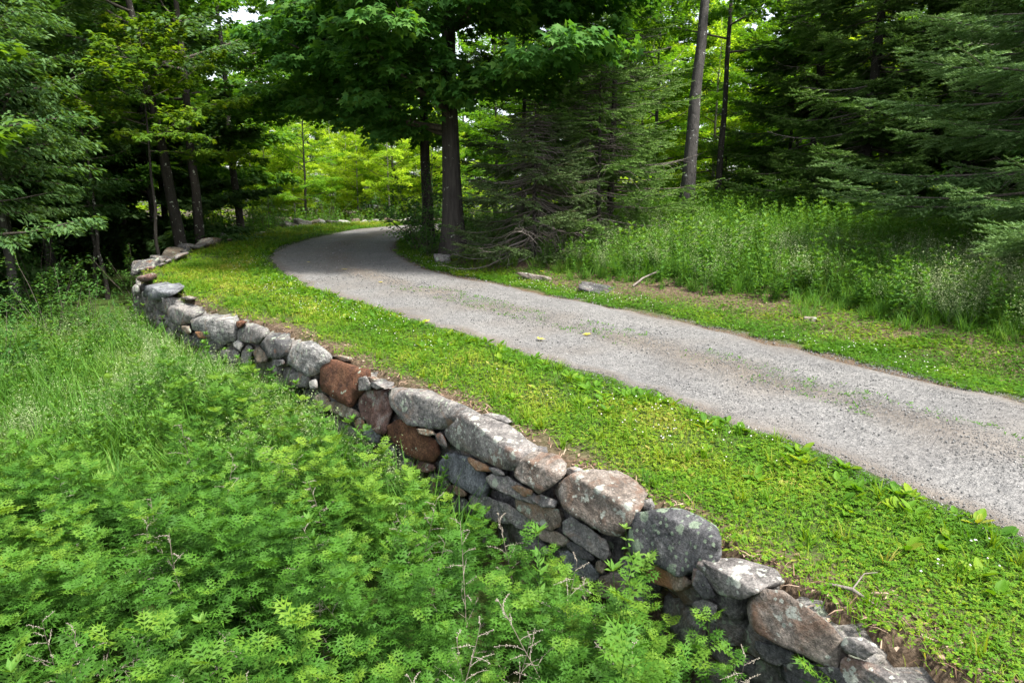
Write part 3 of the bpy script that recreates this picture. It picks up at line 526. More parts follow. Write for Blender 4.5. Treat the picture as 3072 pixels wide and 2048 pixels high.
# road edges paired by nearest point so that the ruts run true
RL, RR = smooth_line(ROAD_L), smooth_line(ROAD_R)
fl, LL = resample(RL, 0); fr, LR = resample(RR, 0)
nu, nv = 500, 25
U = np.linspace(0, 1, nu)
PL = fl(U * LL)
jr = np.array([np.argmin(((RR - p) ** 2).sum(1)) for p in PL]); jr = np.maximum.accumulate(jr).astype(float)
kk = np.ones(41) / 41; jr = np.convolve(np.pad(jr, 20, 'edge'), kk, 'valid')
PR = np.stack([np.interp(jr, np.arange(len(RR)), RR[:, i]) for i in (0, 1)], 1)
e1 = (vnoise(U * LL, U * 0, .35, 11) - .5) * .22 + (vnoise(U * LL, U * 0, 1.4, 12) - .5) * .2
e2 = (vnoise(U * LL, U * 0, .35, 13) - .5) * .22 + (vnoise(U * LL, U * 0, 1.4, 14) - .5) * .2
D = PR - PL; Wd = np.linalg.norm(D, axis=1)[:, None]
t = np.linspace(0, 1, nv)[None, :, None]
P = (PL + D / Wd * e1[:, None])[:, None] * (1 - t) + (PR + D / Wd * e2[:, None])[:, None] * t
tt = t[0, :, 0]
prof = .012 + .03 * np.exp(-((tt - .5) / .13) ** 2) + .012 * np.exp(-((tt - .06) / .06) ** 2) + .012 * np.exp(-((tt - .94) / .06) ** 2)
prof[0] = prof[-1] = -.02
zz = base(P[..., 1]) + prof[None] + (vnoise(P[..., 0], P[..., 1], .5, 21) - .5) * .018 * (1 - (np.abs(tt - .5) * 2)[None] ** 6)
RV = np.concatenate([P, zz[..., None]], -1).reshape(-1, 3)
ii = (np.arange(nu - 1)[:, None] * nv + np.arange(nv - 1)[None]).ravel()
F = np.concatenate([np.stack([ii, ii + 1, ii + nv + 1], 1), np.stack([ii, ii + nv + 1, ii + nv], 1)])
tn = np.clip(np.exp(-((tt[None] - .5) / .12) ** 2) * .8 + np.exp(-((tt[None] - .02) / .05) ** 2) + np.exp(-((tt[None] - .98) / .05) ** 2) + (vnoise(P[..., 0], P[..., 1], .6, 31) - .5) * .9, 0, 1)
road = mesh_obj('gravel_road', RV, F, road_mat(), tn.ravel(), True); tag(road, kind='structure')
def road_z(x, y):
    return base(y) + .02

# ------------------------------------------------------------------ dry stone wall
def ico(n):
    import bmesh
    bm = bmesh.new(); bmesh.ops.create_icosphere(bm, subdivisions=n, radius=1)
    V = np.array([v.co for v in bm.verts]); F = np.array([[v.index for v in f.verts] for f in bm.faces]); bm.free()
    return V, F
ICO = {k: ico(k) for k in (2, 3, 4, 5)}
def rock_from_planes(Nn, Dd, dims, ax, level, r, amp=.03, layered=0, chips=6, p=22, terr=.028):
    """a boulder as the rounded meeting of planes Nn.x < Dd round its centre, chipped and roughened"""
    V0, F = ICO[level]
    u = (V0 * dims) @ ax; u /= np.linalg.norm(u, axis=1)[:, None]
    def surf(Nn, Dd):
        q = np.maximum(u @ Nn.T, 0) / Dd
        return (q ** p).sum(1) ** (-1 / p)
    rr = surf(Nn, Dd)
    size = rr.mean()
    V = u * rr[:, None]
    if chips:
        C_ = r.normal(size=(chips, 3)); C_ /= np.linalg.norm(C_, axis=1)[:, None]
        d = (V @ C_.T).max(0) * r.uniform(.88, .985, chips)
        rr = surf(np.concatenate([Nn, C_]), np.concatenate([Dd, d])); V = u * rr[:, None]
    off = Vector(r.uniform(-50, 50, 3))
    la = Vector(r.normal(size=3) * .35 + np.array([0, 0, 1])).normalized()
    sc = 1.0 / max(size, .02)
    out = np.empty(len(V))
    for i, v in enumerate(V):
        q = Vector(v) * sc
        n = mnoise.fractal(q * 1.1 + off, .8, 2.1, 6) * amp + (mnoise.ridged_multi_fractal(q * 1.9 + off, .9, 2.2, 3, 1, 2) - 1) * amp * -.35
        if layered:
            h = q.dot(la) * 5.5 + mnoise.noise(q * 1.4 + off) * 1.2
            n += layered * ((h % 1.0) ** 2 - .3)
        tr = mnoise.noise(q * 1.5 + off * 1.3) * 3.2; fl_ = math.floor(tr); f_ = tr - fl_
        n += terr * (fl_ + min(1, max(0, (f_ - .35) / .22)))
        out[i] = n
    return V * (1 + out)[:, None], F

STONE_PARTS = []
wall_root = empty('dry_stone_wall', (-3.5, 9.9, -.7))
tag(wall_root, 'long curving dry stone retaining wall of grey and rusty boulders edging the lawn', 'stone wall', kind='thing')
def local(o, root, c):
    o.parent = root; o.location = Vector(c) - root.location
rs = np.random.default_rng(31)
EYE = np.array([0, 0, CZ])
for k, (mk, mode, Pt, nw, zt, pts, lab) in enumerate(STONES):
    Pt, pts = np.array(Pt), np.array(pts); nw3 = np.array([*nw, 0.]); nw3 /= np.linalg.norm(nw3)
    cen = pts.mean(0); a = cen - EYE; a /= np.linalg.norm(a)
    wd = np.linalg.norm(np.ptp(pts, axis=0)[:2]); hgt = np.ptp(pts[:, 2])
    T = float(np.clip(.8 * wd, .14, .55))
    if mode == 'g': T = max(T, .2)
    c = cen + a * T * .42
    Nn, Dd = [], []
    e = np.roll(pts, -1, 0) - pts
    for q, ee in zip(pts, e):
        n = np.cross(ee, a); L = np.linalg.norm(n)
        if L < 1e-5: continue
        n /= L
        if n @ (q - cen) < 0: n = -n
        Nn.append(n); Dd.append(n @ (q - c))
    nf = nw3 + np.array([0, 0, rs.uniform(.08, .3)]); nf /= np.linalg.norm(nf)
    Nn.append(nf); Dd.append(nf @ (Pt - c))
    Nn.append(-nw3); Dd.append(-nw3 @ (Pt - nw3 * T - c))
    ntp = np.array([nw3[0] * .18 + rs.normal() * .06, nw3[1] * .18 + rs.normal() * .06, 1]); ntp /= np.linalg.norm(ntp)
    Nn.append(ntp); Dd.append(ntp @ (np.array([Pt[0], Pt[1], zt]) - c))
    Nn, Dd = np.array(Nn), np.maximum(np.array(Dd), .035)
    right = np.cross(a, [0, 0, 1]); right /= np.linalg.norm(right); up = np.cross(right, a)
    ax = np.array([right, up, a])
    dims = np.array([np.ptp(pts @ right) / 2, np.ptp(pts @ up) / 2, T * .5]); dims = np.maximum(dims, dims.max() * .3)
    px = wd / np.linalg.norm(a * 1) / max(cen[1], 1)
    lev = 5 if (wd > .26 and cen[1] < 8.6) else (4 if wd > .15 and cen[1] < 13.5 else 3)
    V, F = rock_from_planes(Nn, Dd, dims, ax, lev, rs, amp=.05, layered=.06 if mk == 'schist' else 0, chips=(5 if mk == 'rust' else 12) if wd > .3 else 7, p=90)
    V = V * 1.05
    loose = False
    o = mesh_obj('boulder' if wd > .4 else 'stone', V, F, SM[mk], smooth=True)
    local(o, wall_root, c)
    if lab: o['label'] = lab
# stones of the lower courses and the packing behind: too many to tell apart
g = Geo(); rs = np.random.default_rng(5)
fw_, LW = resample(WALL[1:22], 0)
fill = []
s = 0
while s < LW - 1:
    p = fw_(s); q = fw_(min(s + .05, LW)); tdir = (q - p) / (np.linalg.norm(q - p) + 1e-9); nout = np.array([-tdir[1], tdir[0]])
    farf = float(sstep(24, 31, p[1])); H = 1.25 * (1 - farf) + .5 * farf
    zb = float(base(p[1])); z = -.10 if p[1] < 24 else -.02
    if p[1] < 16: fill.append((p + nout * -.40 + tdir * rs.uniform(-.06, .06), zb - .185 + rs.uniform(-.03, .015), rs.uniform(.16, .24), .085, tdir, nout))
    while z > -H:
        wv, hv = rs.uniform(.14, .30), rs.uniform(.10, .2)
        fill.append((p + nout * (-.29 + rs.uniform(-.06, .03)) + tdir * rs.uniform(-.06, .06), zb + z - hv, wv, hv, tdir, nout)); z -= hv * 1.95
    s += rs.uniform(.30, .42) if p[1] < 20 else .5
for p, z, wv, hv, td, no in fill:
    ax = np.array([[*td, rs.normal() * .12], [*no, .1], [0, 0, 1.]])
    Nn = np.concatenate([ax, -ax]) + rs.normal(size=(6, 3)) * .14; Nn /= np.linalg.norm(Nn, axis=1)[:, None]
    dims = np.array([wv, .17, hv]); Dd = np.tile(dims, 2) * rs.uniform(.85, 1.1, 6)
    V, F = rock_from_planes(Nn, Dd, dims, ax, 3, rs, amp=.05, chips=5, p=50)
    g.add(V + np.array([p[0], p[1], z]), F)
fo = g.obj('packing_stones', SM['gray'], smooth=True); fo['kind'] = 'stuff'
fo.parent = wall_root; fo.location = -wall_root.location

def rock(name, x, y, z, dims, mat, seed, lab, cat='rock', sink=.3, rz=0, group=None, parent=None):
    r = np.random.default_rng(seed)
    ax = np.array([[math.cos(rz), math.sin(rz), 0], [-math.sin(rz), math.cos(rz), 0], [0, 0, 1.]])
    Nn = np.concatenate([ax, -ax]) + r.normal(size=(6, 3)) * .2; Nn /= np.linalg.norm(Nn, axis=1)[:, None]
    dims = np.array(dims); V, F = rock_from_planes(Nn, np.tile(dims, 2), dims, ax, 4, r, amp=.05, chips=8, p=14)
    o = mesh_obj(name, V, F, SM[mat], smooth=True); o.location = (x, y, z + dims[2] * (1 - 2 * sink))
    if parent is not None: o.parent = parent; o.location -= parent.location
    else: tag(o, lab, cat, group)
    return o
# the wall goes on round the bend, only its top course showing over the grass
fb, LB = resample([(-9.55, 17.6), (-10.1, 19.4), (-10.35, 21.5), (-10.5, 23.5), (-10.62, 26.2), (-10.5, 28.6)], 0)
s = 0
for k in range(9):
    L = rs.uniform(.7, 1.0); p = fb(s + L / 2); q = fb(s + L / 2 + .1) - p
    rock('stone', p[0], p[1], base(p[1]) - .03, (L * .5, .26, rs.uniform(.10, .13)), ['dark', 'gray', 'gray', 'tan'][k % 4], 200 + k, None, sink=.36, rz=math.atan2(q[1], q[0]) + rs.normal() * .1, parent=wall_root); s += L * 1.06
# far stretch of wall past the bend: a low row of pale stones
far_root = empty('low_stone_wall', (-6.5, 34.6, 1.2)); tag(far_root, 'low pale stone wall at the far side of the bend in the drive', 'stone wall', kind='thing')
ff, LF = resample([(-10.3, 31.5), (-9.3, 33.0), (-5.8, 34.85), (-1.5, 35.9), (2, 36.5)], 0)
s = 0; k = 0
while s < LF:
    p = ff(s); L = rs.uniform(.35, .75)
    q = ff(min(s + .1, LF)) - p; 
    rock('stone', p[0], p[1], base(p[1]) - .02, (L * .52, .25, rs.uniform(.10, .14)), ['pale', 'gray', 'pale', 'tan'][k % 4], 100 + k, None, sink=.25, rz=math.atan2(q[1], q[0]) + rs.normal() * .1, parent=far_root)
    s += L * .95; k += 1
# loose rocks
rock('rock', 1.85, 14.45, hz(1.85, 14.45), (.44, .24, .06), 'dark', 71, 'flat grey rock half buried in the grass on the far side of the drive', rz=-.35, sink=.45)
rock('rock', .55, 16.0, hz(.55, 16.0), (.42, .2, .07), 'brown', 72, 'thin flat brown rock in bare soil beyond the big grey one', rz=-.2, sink=.4)
rock('rock', 1.28, 4.42 + .27, hz(1.5, 4.7) + .03, (.09, .065, .045), 'tan', 73, 'small tan rock on the litter behind the dark lichen covered boulder', sink=.3)
rock('rock', 5.0, 11.3, hz(5.0, 11.3), (.1, .07, .05), 'tan', 74, 'fist sized tan rock on the bare strip under the tall grass', sink=.3)
rock('rock', -1.95, 19.35, hz(-1.95, 19.35), (.22, .16, .16), 'gray', 75, 'grey rock at the foot of the big maple trunk', sink=.3)
rock('rock', 2.35, 15.9, hz(2.35, 15.9), (.16, .1, .06), 'orange', 76, 'orange tan rock on the bare soil above the flat grey one', sink=.3)

# ------------------------------------------------------------------ ground cover
rng = np.random.default_rng(11)
def scatter(x0, x1, y0, y1, per_m2):
    n = int((x1 - x0) * (y1 - y0) * per_m2)
    x, y = rng.uniform(x0, x1, n), rng.uniform(y0, y1, n)
    z, sw, sl, sr = terrain(x, y, True)
    return x, y, z, sw, sl, sr
def sub(m, *A): return [a[m] for a in A]
def in_view(x, y, pad=2.2):
    return (np.abs(x) < .80 * y + pad) & (y > 1.0)
def rdir(n, tilt):
    """horizontal direction lifted by tilt, and a matching normal"""
    a = rng.uniform(0, 2 * math.pi, n); t = np.broadcast_to(tilt, (n,))
    d = np.stack([np.cos(a) * np.cos(t), np.sin(a) * np.cos(t), np.sin(t)], 1)
    nn = np.stack([-np.cos(a) * np.sin(t), -np.sin(a) * np.sin(t), np.cos(t)], 1)
    return d, nn + rng.normal(size=(n, 3)) * .25

lawn_g, fl_g = Geo(), Geo()
def turf(x, y, z, dens, sc, bladefrac, tall=1.0, dt=0.0):
    n = len(x)
    pn = vnoise(x, y, .45, 41) * .5 + vnoise(x, y, 1.3, 42) * .5 + dt
    kind = rng.random(n); pos = np.stack([x, y, z], 1)
    clump = vnoise(x, y, .28, 43)
    b = kind < bladefrac * (.5 + clump)
    nb = b.sum(); d, nn = rdir(nb, rng.uniform(.35, 1.35, nb))
    lawn_g.inst(BLADE, pos[b], d, nn, sc * tall * rng.uniform(.05, .11, nb), np.clip(pn[b] + rng.normal(size=nb) * .18, 0, 1))
    c = ~b & (kind < .93); nc = c.sum()
    d, nn = rdir(nc, rng.uniform(-.15, .35, nc)); pc = pos[c].copy(); pc[:, 2] += rng.uniform(.008, .05, nc) * sc
    lawn_g.inst(CLOVER, pc, d, nn, sc * rng.uniform(.012, .026, nc), np.clip(pn[c] - .08 + rng.normal(size=nc) * .16, 0, 1))
    l = ~b & ~c; nl = l.sum()
    d, nn = rdir(nl, rng.uniform(.1, .7, nl)); pc = pos[l].copy(); pc[:, 2] += .01
    lawn_g.inst(LEAF, pc, d, nn, sc * rng.uniform(.03, .075, nl), np.clip(pn[l] + rng.normal(size=nl) * .2, 0, 1))
for (x0, x1, y0, y1, dn, sc) in ((-3, 5.5, 1.6, 7.2, 3600, 1.0), (-6.5, 2.5, 7.2, 12, 2000, 1.2), (-11, -1, 12, 20, 900, 1.6), (-11, -2, 20, 36.5, 420, 2.2)):
    x, y, z, sw, sl, sr = scatter(x0, x1, y0, y1, dn)
    edge = sw - .14 + .10 * sstep(5, 4, y) + (vnoise(x, y, .35, 44) - .5) * .6 + (vnoise(x, y, 1.1, 45) - .5) * .5
    keep = rng.random(len(x)) < sstep(.15, .65, edge) * (.35 + .9 * vnoise(x, y, .5, 46))
    keep |= rng.random(len(x)) < .10 * sstep(.0, .15, edge)
    k = keep & (sl < -.02 + .16 * (vnoise(x, y, .3, 47) - .45)) & in_view(x, y) & (sw > .15)
    x, y, z, sw, sl = sub(k, x, y, z, sw, sl)
    turf(x, y, z, dn, sc, .42, 1, np.clip(.14 - .24 * sstep(.9, .1, -sl), -.2, .3))
for (x0, x1, y0, y1, dn, sc) in ((1, 11, 3.5, 10, 2400, 1.1), (-2.5, 9.5, 9.5, 17, 1400, 1.3), (-5, 0, 16, 31, 600, 1.8)):
    x, y, z, sw, sl, sr = scatter(x0, x1, y0, y1, dn)
    q = sr + (vnoise(x, y, .4, 51) - .5) * .5
    keep = (rng.random(len(x)) < sstep(.0, .12, q) * (.42 + .70 * sstep(1.0, .6, q + (vnoise(x, y, 1.3, 52) - .5) * .6))) & (sr < 3) & in_view(x, y) & (sr > -.05)
    keep |= (rng.random(len(x)) < .7 * (vnoise(x, y, .5, 53) > .3) * (1 - .8 * np.exp(-(((x - 3.3) * .72 - (y - 13.9) * .70) / 2.6) ** 2 - (((x - 3.3) * .70 + (y - 13.9) * .72) / .7) ** 2))) & (sr > .6) & (sr < 3) & in_view(x, y)
    keep &= rng.random(len(x)) > .85 * np.exp(-(((x - 3.0) * .76 - (y - 13.9) * .65) / 2.3) ** 2 - (((x - 3.0) * .65 + (y - 13.9) * .76 - .15) / .62) ** 2)
    x, y, z = sub(keep, x, y, z); turf(x, y, z, dn, sc, .3, 1, -.12)
# broad plantain rosettes and coarse tufts along the drive edge
n = 230; s = rng.uniform(3, 30, n); P0 = fl(s) if False else np.stack([np.interp(s, np.r_[0, np.cumsum(np.linalg.norm(np.diff(RL, axis=0), axis=1))], RL[:, i]) for i in (0, 1)], 1)
off = -np.abs(rng.normal(size=n)) * .45 - .02; tn = np.gradient(RL, axis=0); 
ti = np.array([tn[np.argmin(((RL - p) ** 2).sum(1))] for p in P0]); ti /= np.linalg.norm(ti, axis=1)[:, None]
P0 = P0 + np.stack([ti[:, 1], -ti[:, 0]], 1) * off[:, None]
for p in P0:
    m = rng.integers(5, 10); d, nn = rdir(m, rng.uniform(.15, .8, m)); z = hz(*p) + .01
    lawn_g.inst(LEAF_O, np.tile([p[0], p[1], z], (m, 1)) + d * .02, d, nn, rng.uniform(.07, .15, m), np.clip(.42 + rng.normal(size=m) * .15 + rng.normal() * .15, 0, 1))
n = 260; x, y, z, sw, sl, sr = scatter(-8, 5, 2.5, 22, 7); k = (sw > .5) & (sl < -.05) & in_view(x, y); x, y, z = sub(k, x, y, z)
for a, b, c in zip(x, y, z):
    m = rng.integers(10, 26); d, nn = rdir(m, rng.uniform(.7, 1.4, m))
    lawn_g.inst(BLADE, np.array([a, b, c]) + rng.normal(size=(m, 3)) * [.02, .02, 0], d, nn, rng.uniform(.08, .2, m), np.clip(.5 + rng.normal() * .2 + rng.normal(size=m) * .1, 0, 1))
tag(lawn_g.obj('grass', M['grass']), kind='stuff')
# white clover heads
x, y, z, sw, sl, sr = scatter(-9, 8.5, 4, 21, 30)
k = ((sw > .5) & (sl < -.05) & (sl > -1.1) | (sr > .05) & (sr < .9)) & in_view(x, y) & (vnoise(x, y, 1.2, 61) > .42); x, y, z = sub(k, x, y, z)
d, nn = rdir(len(x), 0.); fl_g.inst(OCT, np.stack([x, y, z + rng.uniform(.05, .09, len(x))], 1), d, nn, rng.uniform(.007, .012, len(x)), rng.random(len(x)))
tag(fl_g.obj('clover_flowers', M['flower']), kind='stuff')
# loose gravel: stones on the surface, thick on the crown and the shoulders
g = Geo()
for (x0, x1, y0, y1, dn, smin, smax) in ((0, 7, 3, 9, 3400, .003, .0085), (-4, 5, 9, 14, 1300, .0045, .0095), (-8, 0, 14, 24, 250, .008, .016)):
    x, y, z, sw, sl, sr = scatter(x0, x1, y0, y1, dn)
    u = sl / np.maximum(sl - sr, .1)
    pr = .25 + .75 * np.exp(-((u - .5) / .14) ** 2) + .6 * np.exp(-((u - .02) / .07) ** 2) + .6 * np.exp(-((u - .98) / .07) ** 2)
    k = (rng.random(len(x)) < pr * (.4 + .9 * vnoise(x, y, .4, 62))) & (sl > -.15) & (sr < .15) & in_view(x, y)
    x, y, u = sub(k, x, y, u)
    zz = base(y) + .012 + .03 * np.exp(-((u - .5) / .13) ** 2) + .01
    d, nn = rdir(len(x), 0.); sc = rng.uniform(smin, smax, len(x)) * (1 + 1.1 * (rng.random(len(x)) < .05))
    g.inst(OCT, np.stack([x, y, zz], 1), d, nn, sc, np.clip(rng.normal(size=len(x)) * .22 + .5, 0, 1))
tag(g.obj('gravel', M['pebble']), kind='stuff')
# weeds in the crown of the drive
g = Geo()
x, y, z, sw, sl, sr = scatter(-3, 7, 3, 15, 75); u = sl / np.maximum(sl - sr, .1)
k = (sl > .2) & (sr < -.2) & (np.abs(u - .52) < .13) & (vnoise(x, y, .8, 66) > .38) & in_view(x, y); x, y = sub(k, x, y)
for a, b in zip(x, y):
    m = rng.integers(3, 9); d, nn = rdir(m, rng.uniform(.1, 1.1, m))
    p = np.array([a, b, float(base(b)) + .03]) + rng.normal(size=(m, 3)) * [.04, .04, .003]
    g.inst(LEAF_N if rng.random() < .6 else BLADE, p, d, nn, rng.uniform(.025, .06, m), rng.uniform(.2, .6, m))
tag(g.obj('driveway_weeds', M['weed']), kind='stuff')
# dead leaves and stalks in the bare strips
g = Geo()
for (x0, x1, y0, y1, dn) in ((-4, 4, 2.5, 11, 330), (-10, -3, 11, 19, 120), (-1, 9, 7, 17, 170)):
    x, y, z, sw, sl, sr = scatter(x0, x1, y0, y1, dn)
    e = sw + (vnoise(x, y, .35, 44) - .5) * .4
    k = ((e > .15) & (e < .62) & (sl < -.4) | (sr > .6) & (sr < 2.4) & (vnoise(x, y, .6, 71) > .4)) & in_view(x, y); x, y, z = sub(k, x, y, z)
    m = len(x); d, nn = rdir(m, rng.uniform(-.2, .4, m)); pos = np.stack([x, y, z + .012], 1)
    st = rng.random(m) < .55
    g.inst(BLADE, pos[st], d[st], nn[st], rng.uniform(.05, .16, st.sum()), rng.random(st.sum()))
    g.inst(LEAF, pos[~st], d[~st], nn[~st] + rng.normal(size=((~st).sum(), 3)) * .4, rng.uniform(.02, .055, (~st).sum()), rng.random((~st).sum()))
tag(g.obj('leaf_litter', M['litter']), kind='stuff')

# ---- plant builders (arrays, z up, root at the origin)
def stem_plant(H, nleaf, L0, leaf, lmat_t, up0=.9, up1=.3, low=.15, tipup=1.2, tip=8, r=.0035, whorl=1, sheath=1.0):
    """an upright stem with leaves: long and drooping low down, small and erect in the tip tuft"""
    g = Geo(); b = rng.normal(size=2) * .06 * H
    P = np.array([[b[0] * t * t, b[1] * t * t, H * t] for t in np.linspace(0, 1, 5)]); g.tube(P, np.linspace(r, r * .5, 5), 3, .35)
    t = np.sort(rng.uniform(low, .93, nleaf)); az = np.arange(nleaf) * 2.4 + rng.normal(size=nleaf) * .4
    tilt = up1 + (up0 - up1) * t + rng.normal(size=nleaf) * .2
    L = L0 * (1.05 - .45 * t ** 2) * rng.uniform(.75, 1.15, nleaf)
    pos = np.stack([b[0] * t * t, b[1] * t * t, H * t], 1)
    d = np.stack([np.cos(az) * np.cos(tilt), np.sin(az) * np.cos(tilt), np.sin(tilt)], 1)
    nn = np.stack([-np.cos(az) * np.sin(tilt), -np.sin(az) * np.sin(tilt), np.cos(tilt)], 1) + rng.normal(size=(nleaf, 3)) * .2
    g.inst(leaf, pos, d, nn, L, np.clip(lmat_t + .22 * (t - .5) + rng.normal(size=nleaf) * .1, 0, 1))
    az = np.arange(tip) * 2.4; tilt = rng.uniform(.3, tipup, tip)
    d = np.stack([np.cos(az) * np.cos(tilt), np.sin(az) * np.cos(tilt), np.sin(tilt)], 1)
    nn = np.stack([-np.cos(az) * np.sin(tilt), -np.sin(az) * np.sin(tilt), np.cos(tilt)], 1)
    g.inst(leaf, np.tile(P[-1], (tip, 1)), d, nn, L0 * rng.uniform(.45, .85, tip), np.clip(lmat_t + .2 + rng.normal(size=tip) * .08, 0, 1))
    return g.arrays()
def place(G, protos, x, y, z, smin, smax, dt=None, lean=.08, mul=None):
    """strew plants; neighbours draw on different protos"""
    n = len(x); k = rng.integers(0, len(protos), n)
    for i, pr in enumerate(protos):
        m = k == i; c = m.sum()
        if c: G.merge(pr, np.stack([x[m], y[m], z[m]], 1), rng.uniform(0, 6.28, c), rng.uniform(smin, smax, c) * (mul[m] if mul is not None else 1), (dt[m] if dt is not None else 0) + rng.normal(size=c) * .07, rng.normal(size=(c, 2)) * lean)
mugs = [stem_plant(H, nl, .165, MUG, .38, .5, -.05, .25, .85, 6) for H, nl in ((.72, 22), (.8, 26), (.62, 20), (.75, 24), (.85, 24))]
def mug_zone(x, y, sw):
    """how far this spot belongs to the mugwort bed rather than the rough grass beyond it"""
    q = y + 1.15 * x - 3.6 + (vnoise(x, y, 1.5, 81) - .5) * 2.4
    return sstep(3.0, 1.2, q + .0 * sw) if False else sstep(8.6, 6.4, y - .12 * x + (vnoise(x, y, 1.5, 81) - .5) * 2.6)
g = Geo()
x, y, z, sw, sl, sr = scatter(-7, 3, 1.0, 10.5, 40)
k = (sw < -.12) & (rng.random(len(x)) < np.maximum(mug_zone(x, y, sw), sstep(2.2, 1.2, -sw) * .8)) & (np.abs(x) < .85 * y + 1.4) & (rng.random(len(x)) < .62 + .6 * (vnoise(x, y, .8, 83) - .3))
x, y, z, sw = sub(k, x, y, z, sw)
edge = sstep(.1, 1.3, -sw)
hh = (.90 - .20 * sstep(4.6, 5.6, y) + (.18 + .20 * sstep(4.6, 5.6, y)) * edge) * (.72 + .5 * vnoise(x, y, .8, 82)) * (1 + .48 * sstep(4.9, 3.7, y) * sstep(-.4, .7, x))
MX = rng.random(len(x)) < .93
lx, ly, lz = x[~MX], y[~MX], z[~MX]; x, y, z, hh = x[MX], y[MX], z[MX], hh[MX]
place(g, mugs, x, y, z, .75, 1.2, (vnoise(x, y, 1.0, 84) - .5) * .45, .18, hh)
tag(g.obj('mugwort_undergrowth', M['mug']), kind='stuff')
print('mugwort', len(x), g.n)

# rough grass, goldenrod and bedstraw beyond the mugwort
lances = [stem_plant(H, nl, .12, LEAF_N, .4, .75, .2, .1, 1.2, 9) for H, nl in ((.7, 34), (.85, 42), (.6, 30))]
ovals = [stem_plant(H, nl, .15, LEAF_O, .35, .6, .1, .1, 1.2, 7, .004) for H, nl in ((.6, 16), (.8, 20))]
def bedstraw():
    g = Geo()
    for k in range(9):
        az = rng.uniform(0, 6.28); L = rng.uniform(.4, .75); out = rng.uniform(.1, .4)
        t = np.linspace(0, 1, 6); P = np.stack([np.cos(az) * out * t ** 1.5, np.sin(az) * out * t ** 1.5, L * t], 1); g.tube(P, np.linspace(.0025, .001, 6), 3, .1)
        n = 50; q = rng.beta(3, 1.3, n); pos = np.stack([np.cos(az) * out * q ** 1.5, np.sin(az) * out * q ** 1.5, L * q], 1) + rng.normal(size=(n, 3)) * .05 * (.3 + q)[:, None]
        d, nn = rdir(n, rng.uniform(-.3, 1, n)); g.inst(LEAF, pos, d, nn, rng.uniform(.012, .03, n), np.clip(q * .9 - .1 + rng.normal(size=n) * .2, 0, 1))
    return g.arrays()
beds = [bedstraw() for _ in range(3)]
def tuft(n, h, sp, t0):
    g = Geo(); d, nn = rdir(n, rng.uniform(.85, 1.45, n))
    g.inst(BLADE, rng.normal(size=(n, 3)) * [sp, sp, 0], d, nn, h * rng.uniform(.5, 1.1, n), np.clip(t0 + rng.normal(size=n) * .16, 0, 1)); return g.arrays()
NB = BLADE
def slim(s):
    v = BLADE[0].copy(); v[:, 1] *= s; return v, BLADE[1]
BLADE = slim(.42)
tufts = [tuft(34, .6, .06, .45), tuft(28, .75, .07, .35), tuft(40, .5, .08, .55)]
g, gb, gt = Geo(), Geo(), Geo()
x, y, z, sw, sl, sr = scatter(-14, 0, 3.5, 15.3, 20)
vis = (sw < -.1) & (np.abs(x) < .82 * y + 1.5)
k = vis & (rng.random(len(x)) > mug_zone(x, y, sw)) & (rng.random(len(x)) < .75); x, y, z = sub(k, x, y, z)
q = vnoise(x, y, 1.4, 91) + rng.normal(size=len(x)) * .16
place(g, lances, lx, ly, lz, .9, 1.3)
a = q < .46; b = (q >= .46) & (q < .66 - .14 * sstep(-3, -5, x)); c = q >= .66 - .14 * sstep(-3, -5, x)
place(g, lances, x[a], y[a], z[a], .7, 1.1); place(g, ovals, x[b], y[b], z[b], .6, 1.0); place(gb, beds, x[c], y[c], z[c], .7, 1.05, -.12 + 0 * x[c], .15)
x, y, z, sw, sl, sr = scatter(-14, 0, 3.5, 15.3, 34)
k = (sw < -.1) & (np.abs(x) < .82 * y + 1.5) & (rng.random(len(x)) > mug_zone(x, y, sw)); x, y, z = sub(k, x, y, z)
place(gt, tufts, x, y, z, .7, 1.3, (vnoise(x, y, 1.2, 92) - .4) * .6, .15)

# the bank across the drive: tall grass, pale bedstraw low down on the right, leafy weeds under the spruce
x, y, z, sw, sl, sr = scatter(-3, 19, 6, 26, 25)
q = sr + (vnoise(x, y, .7, 93) - .5) * .9
scar = np.exp(-(((x - 3.0) * .76 - (y - 13.9) * .65) / 2.5) ** 2); front = 2.1 - .5 * sstep(8, 5, x) - 1.0 * sstep(7, 8.6, x) + .35 * scar
k = (q > front) & in_view(x, y, 2) & (sr < 11) & (rng.random(len(x)) < 1.0 - .5 * sstep(15, 20, y)); x, y, z, q = sub(k, x, y, z, q - front)
place(gt, tufts, x, y, z, .55, 1.2, (vnoise(x, y, 1.6, 94) - .5) * .6, .16, .5 + .5 * sstep(.1, 1.3, q))
x, y, z, sw, sl, sr = scatter(-3, 19, 6, 26, 32)
q = sr + (vnoise(x, y, .7, 93) - .5) * .9; front = 2.4 - .4 * sstep(8, 5, x) - 1.1 * sstep(7, 8.6, x)
k = (q > front) & in_view(x, y, 2) & (sr < 12); x, y, z, q = sub(k, x, y, z, q)
right = sstep(4.5, 7.5, x - (y - 9) * .3 + (vnoise(x, y, 1.3, 95) - .5) * 2)
r = rng.random(len(x)); a = (r < .42 + .15 * right); b = (r > .93 - .45 * right) & (q < 5.5)
place(g, lances, x[a], y[a], z[a], .6, 1.15, None); place(gb, beds, x[b], y[b], z[b], .8, 1.3, None, .15)
c = ~a & ~b & (rng.random(len(x)) < .3 + .7 * right); place(g, ovals, x[c], y[c], z[c], .6, 1.1)
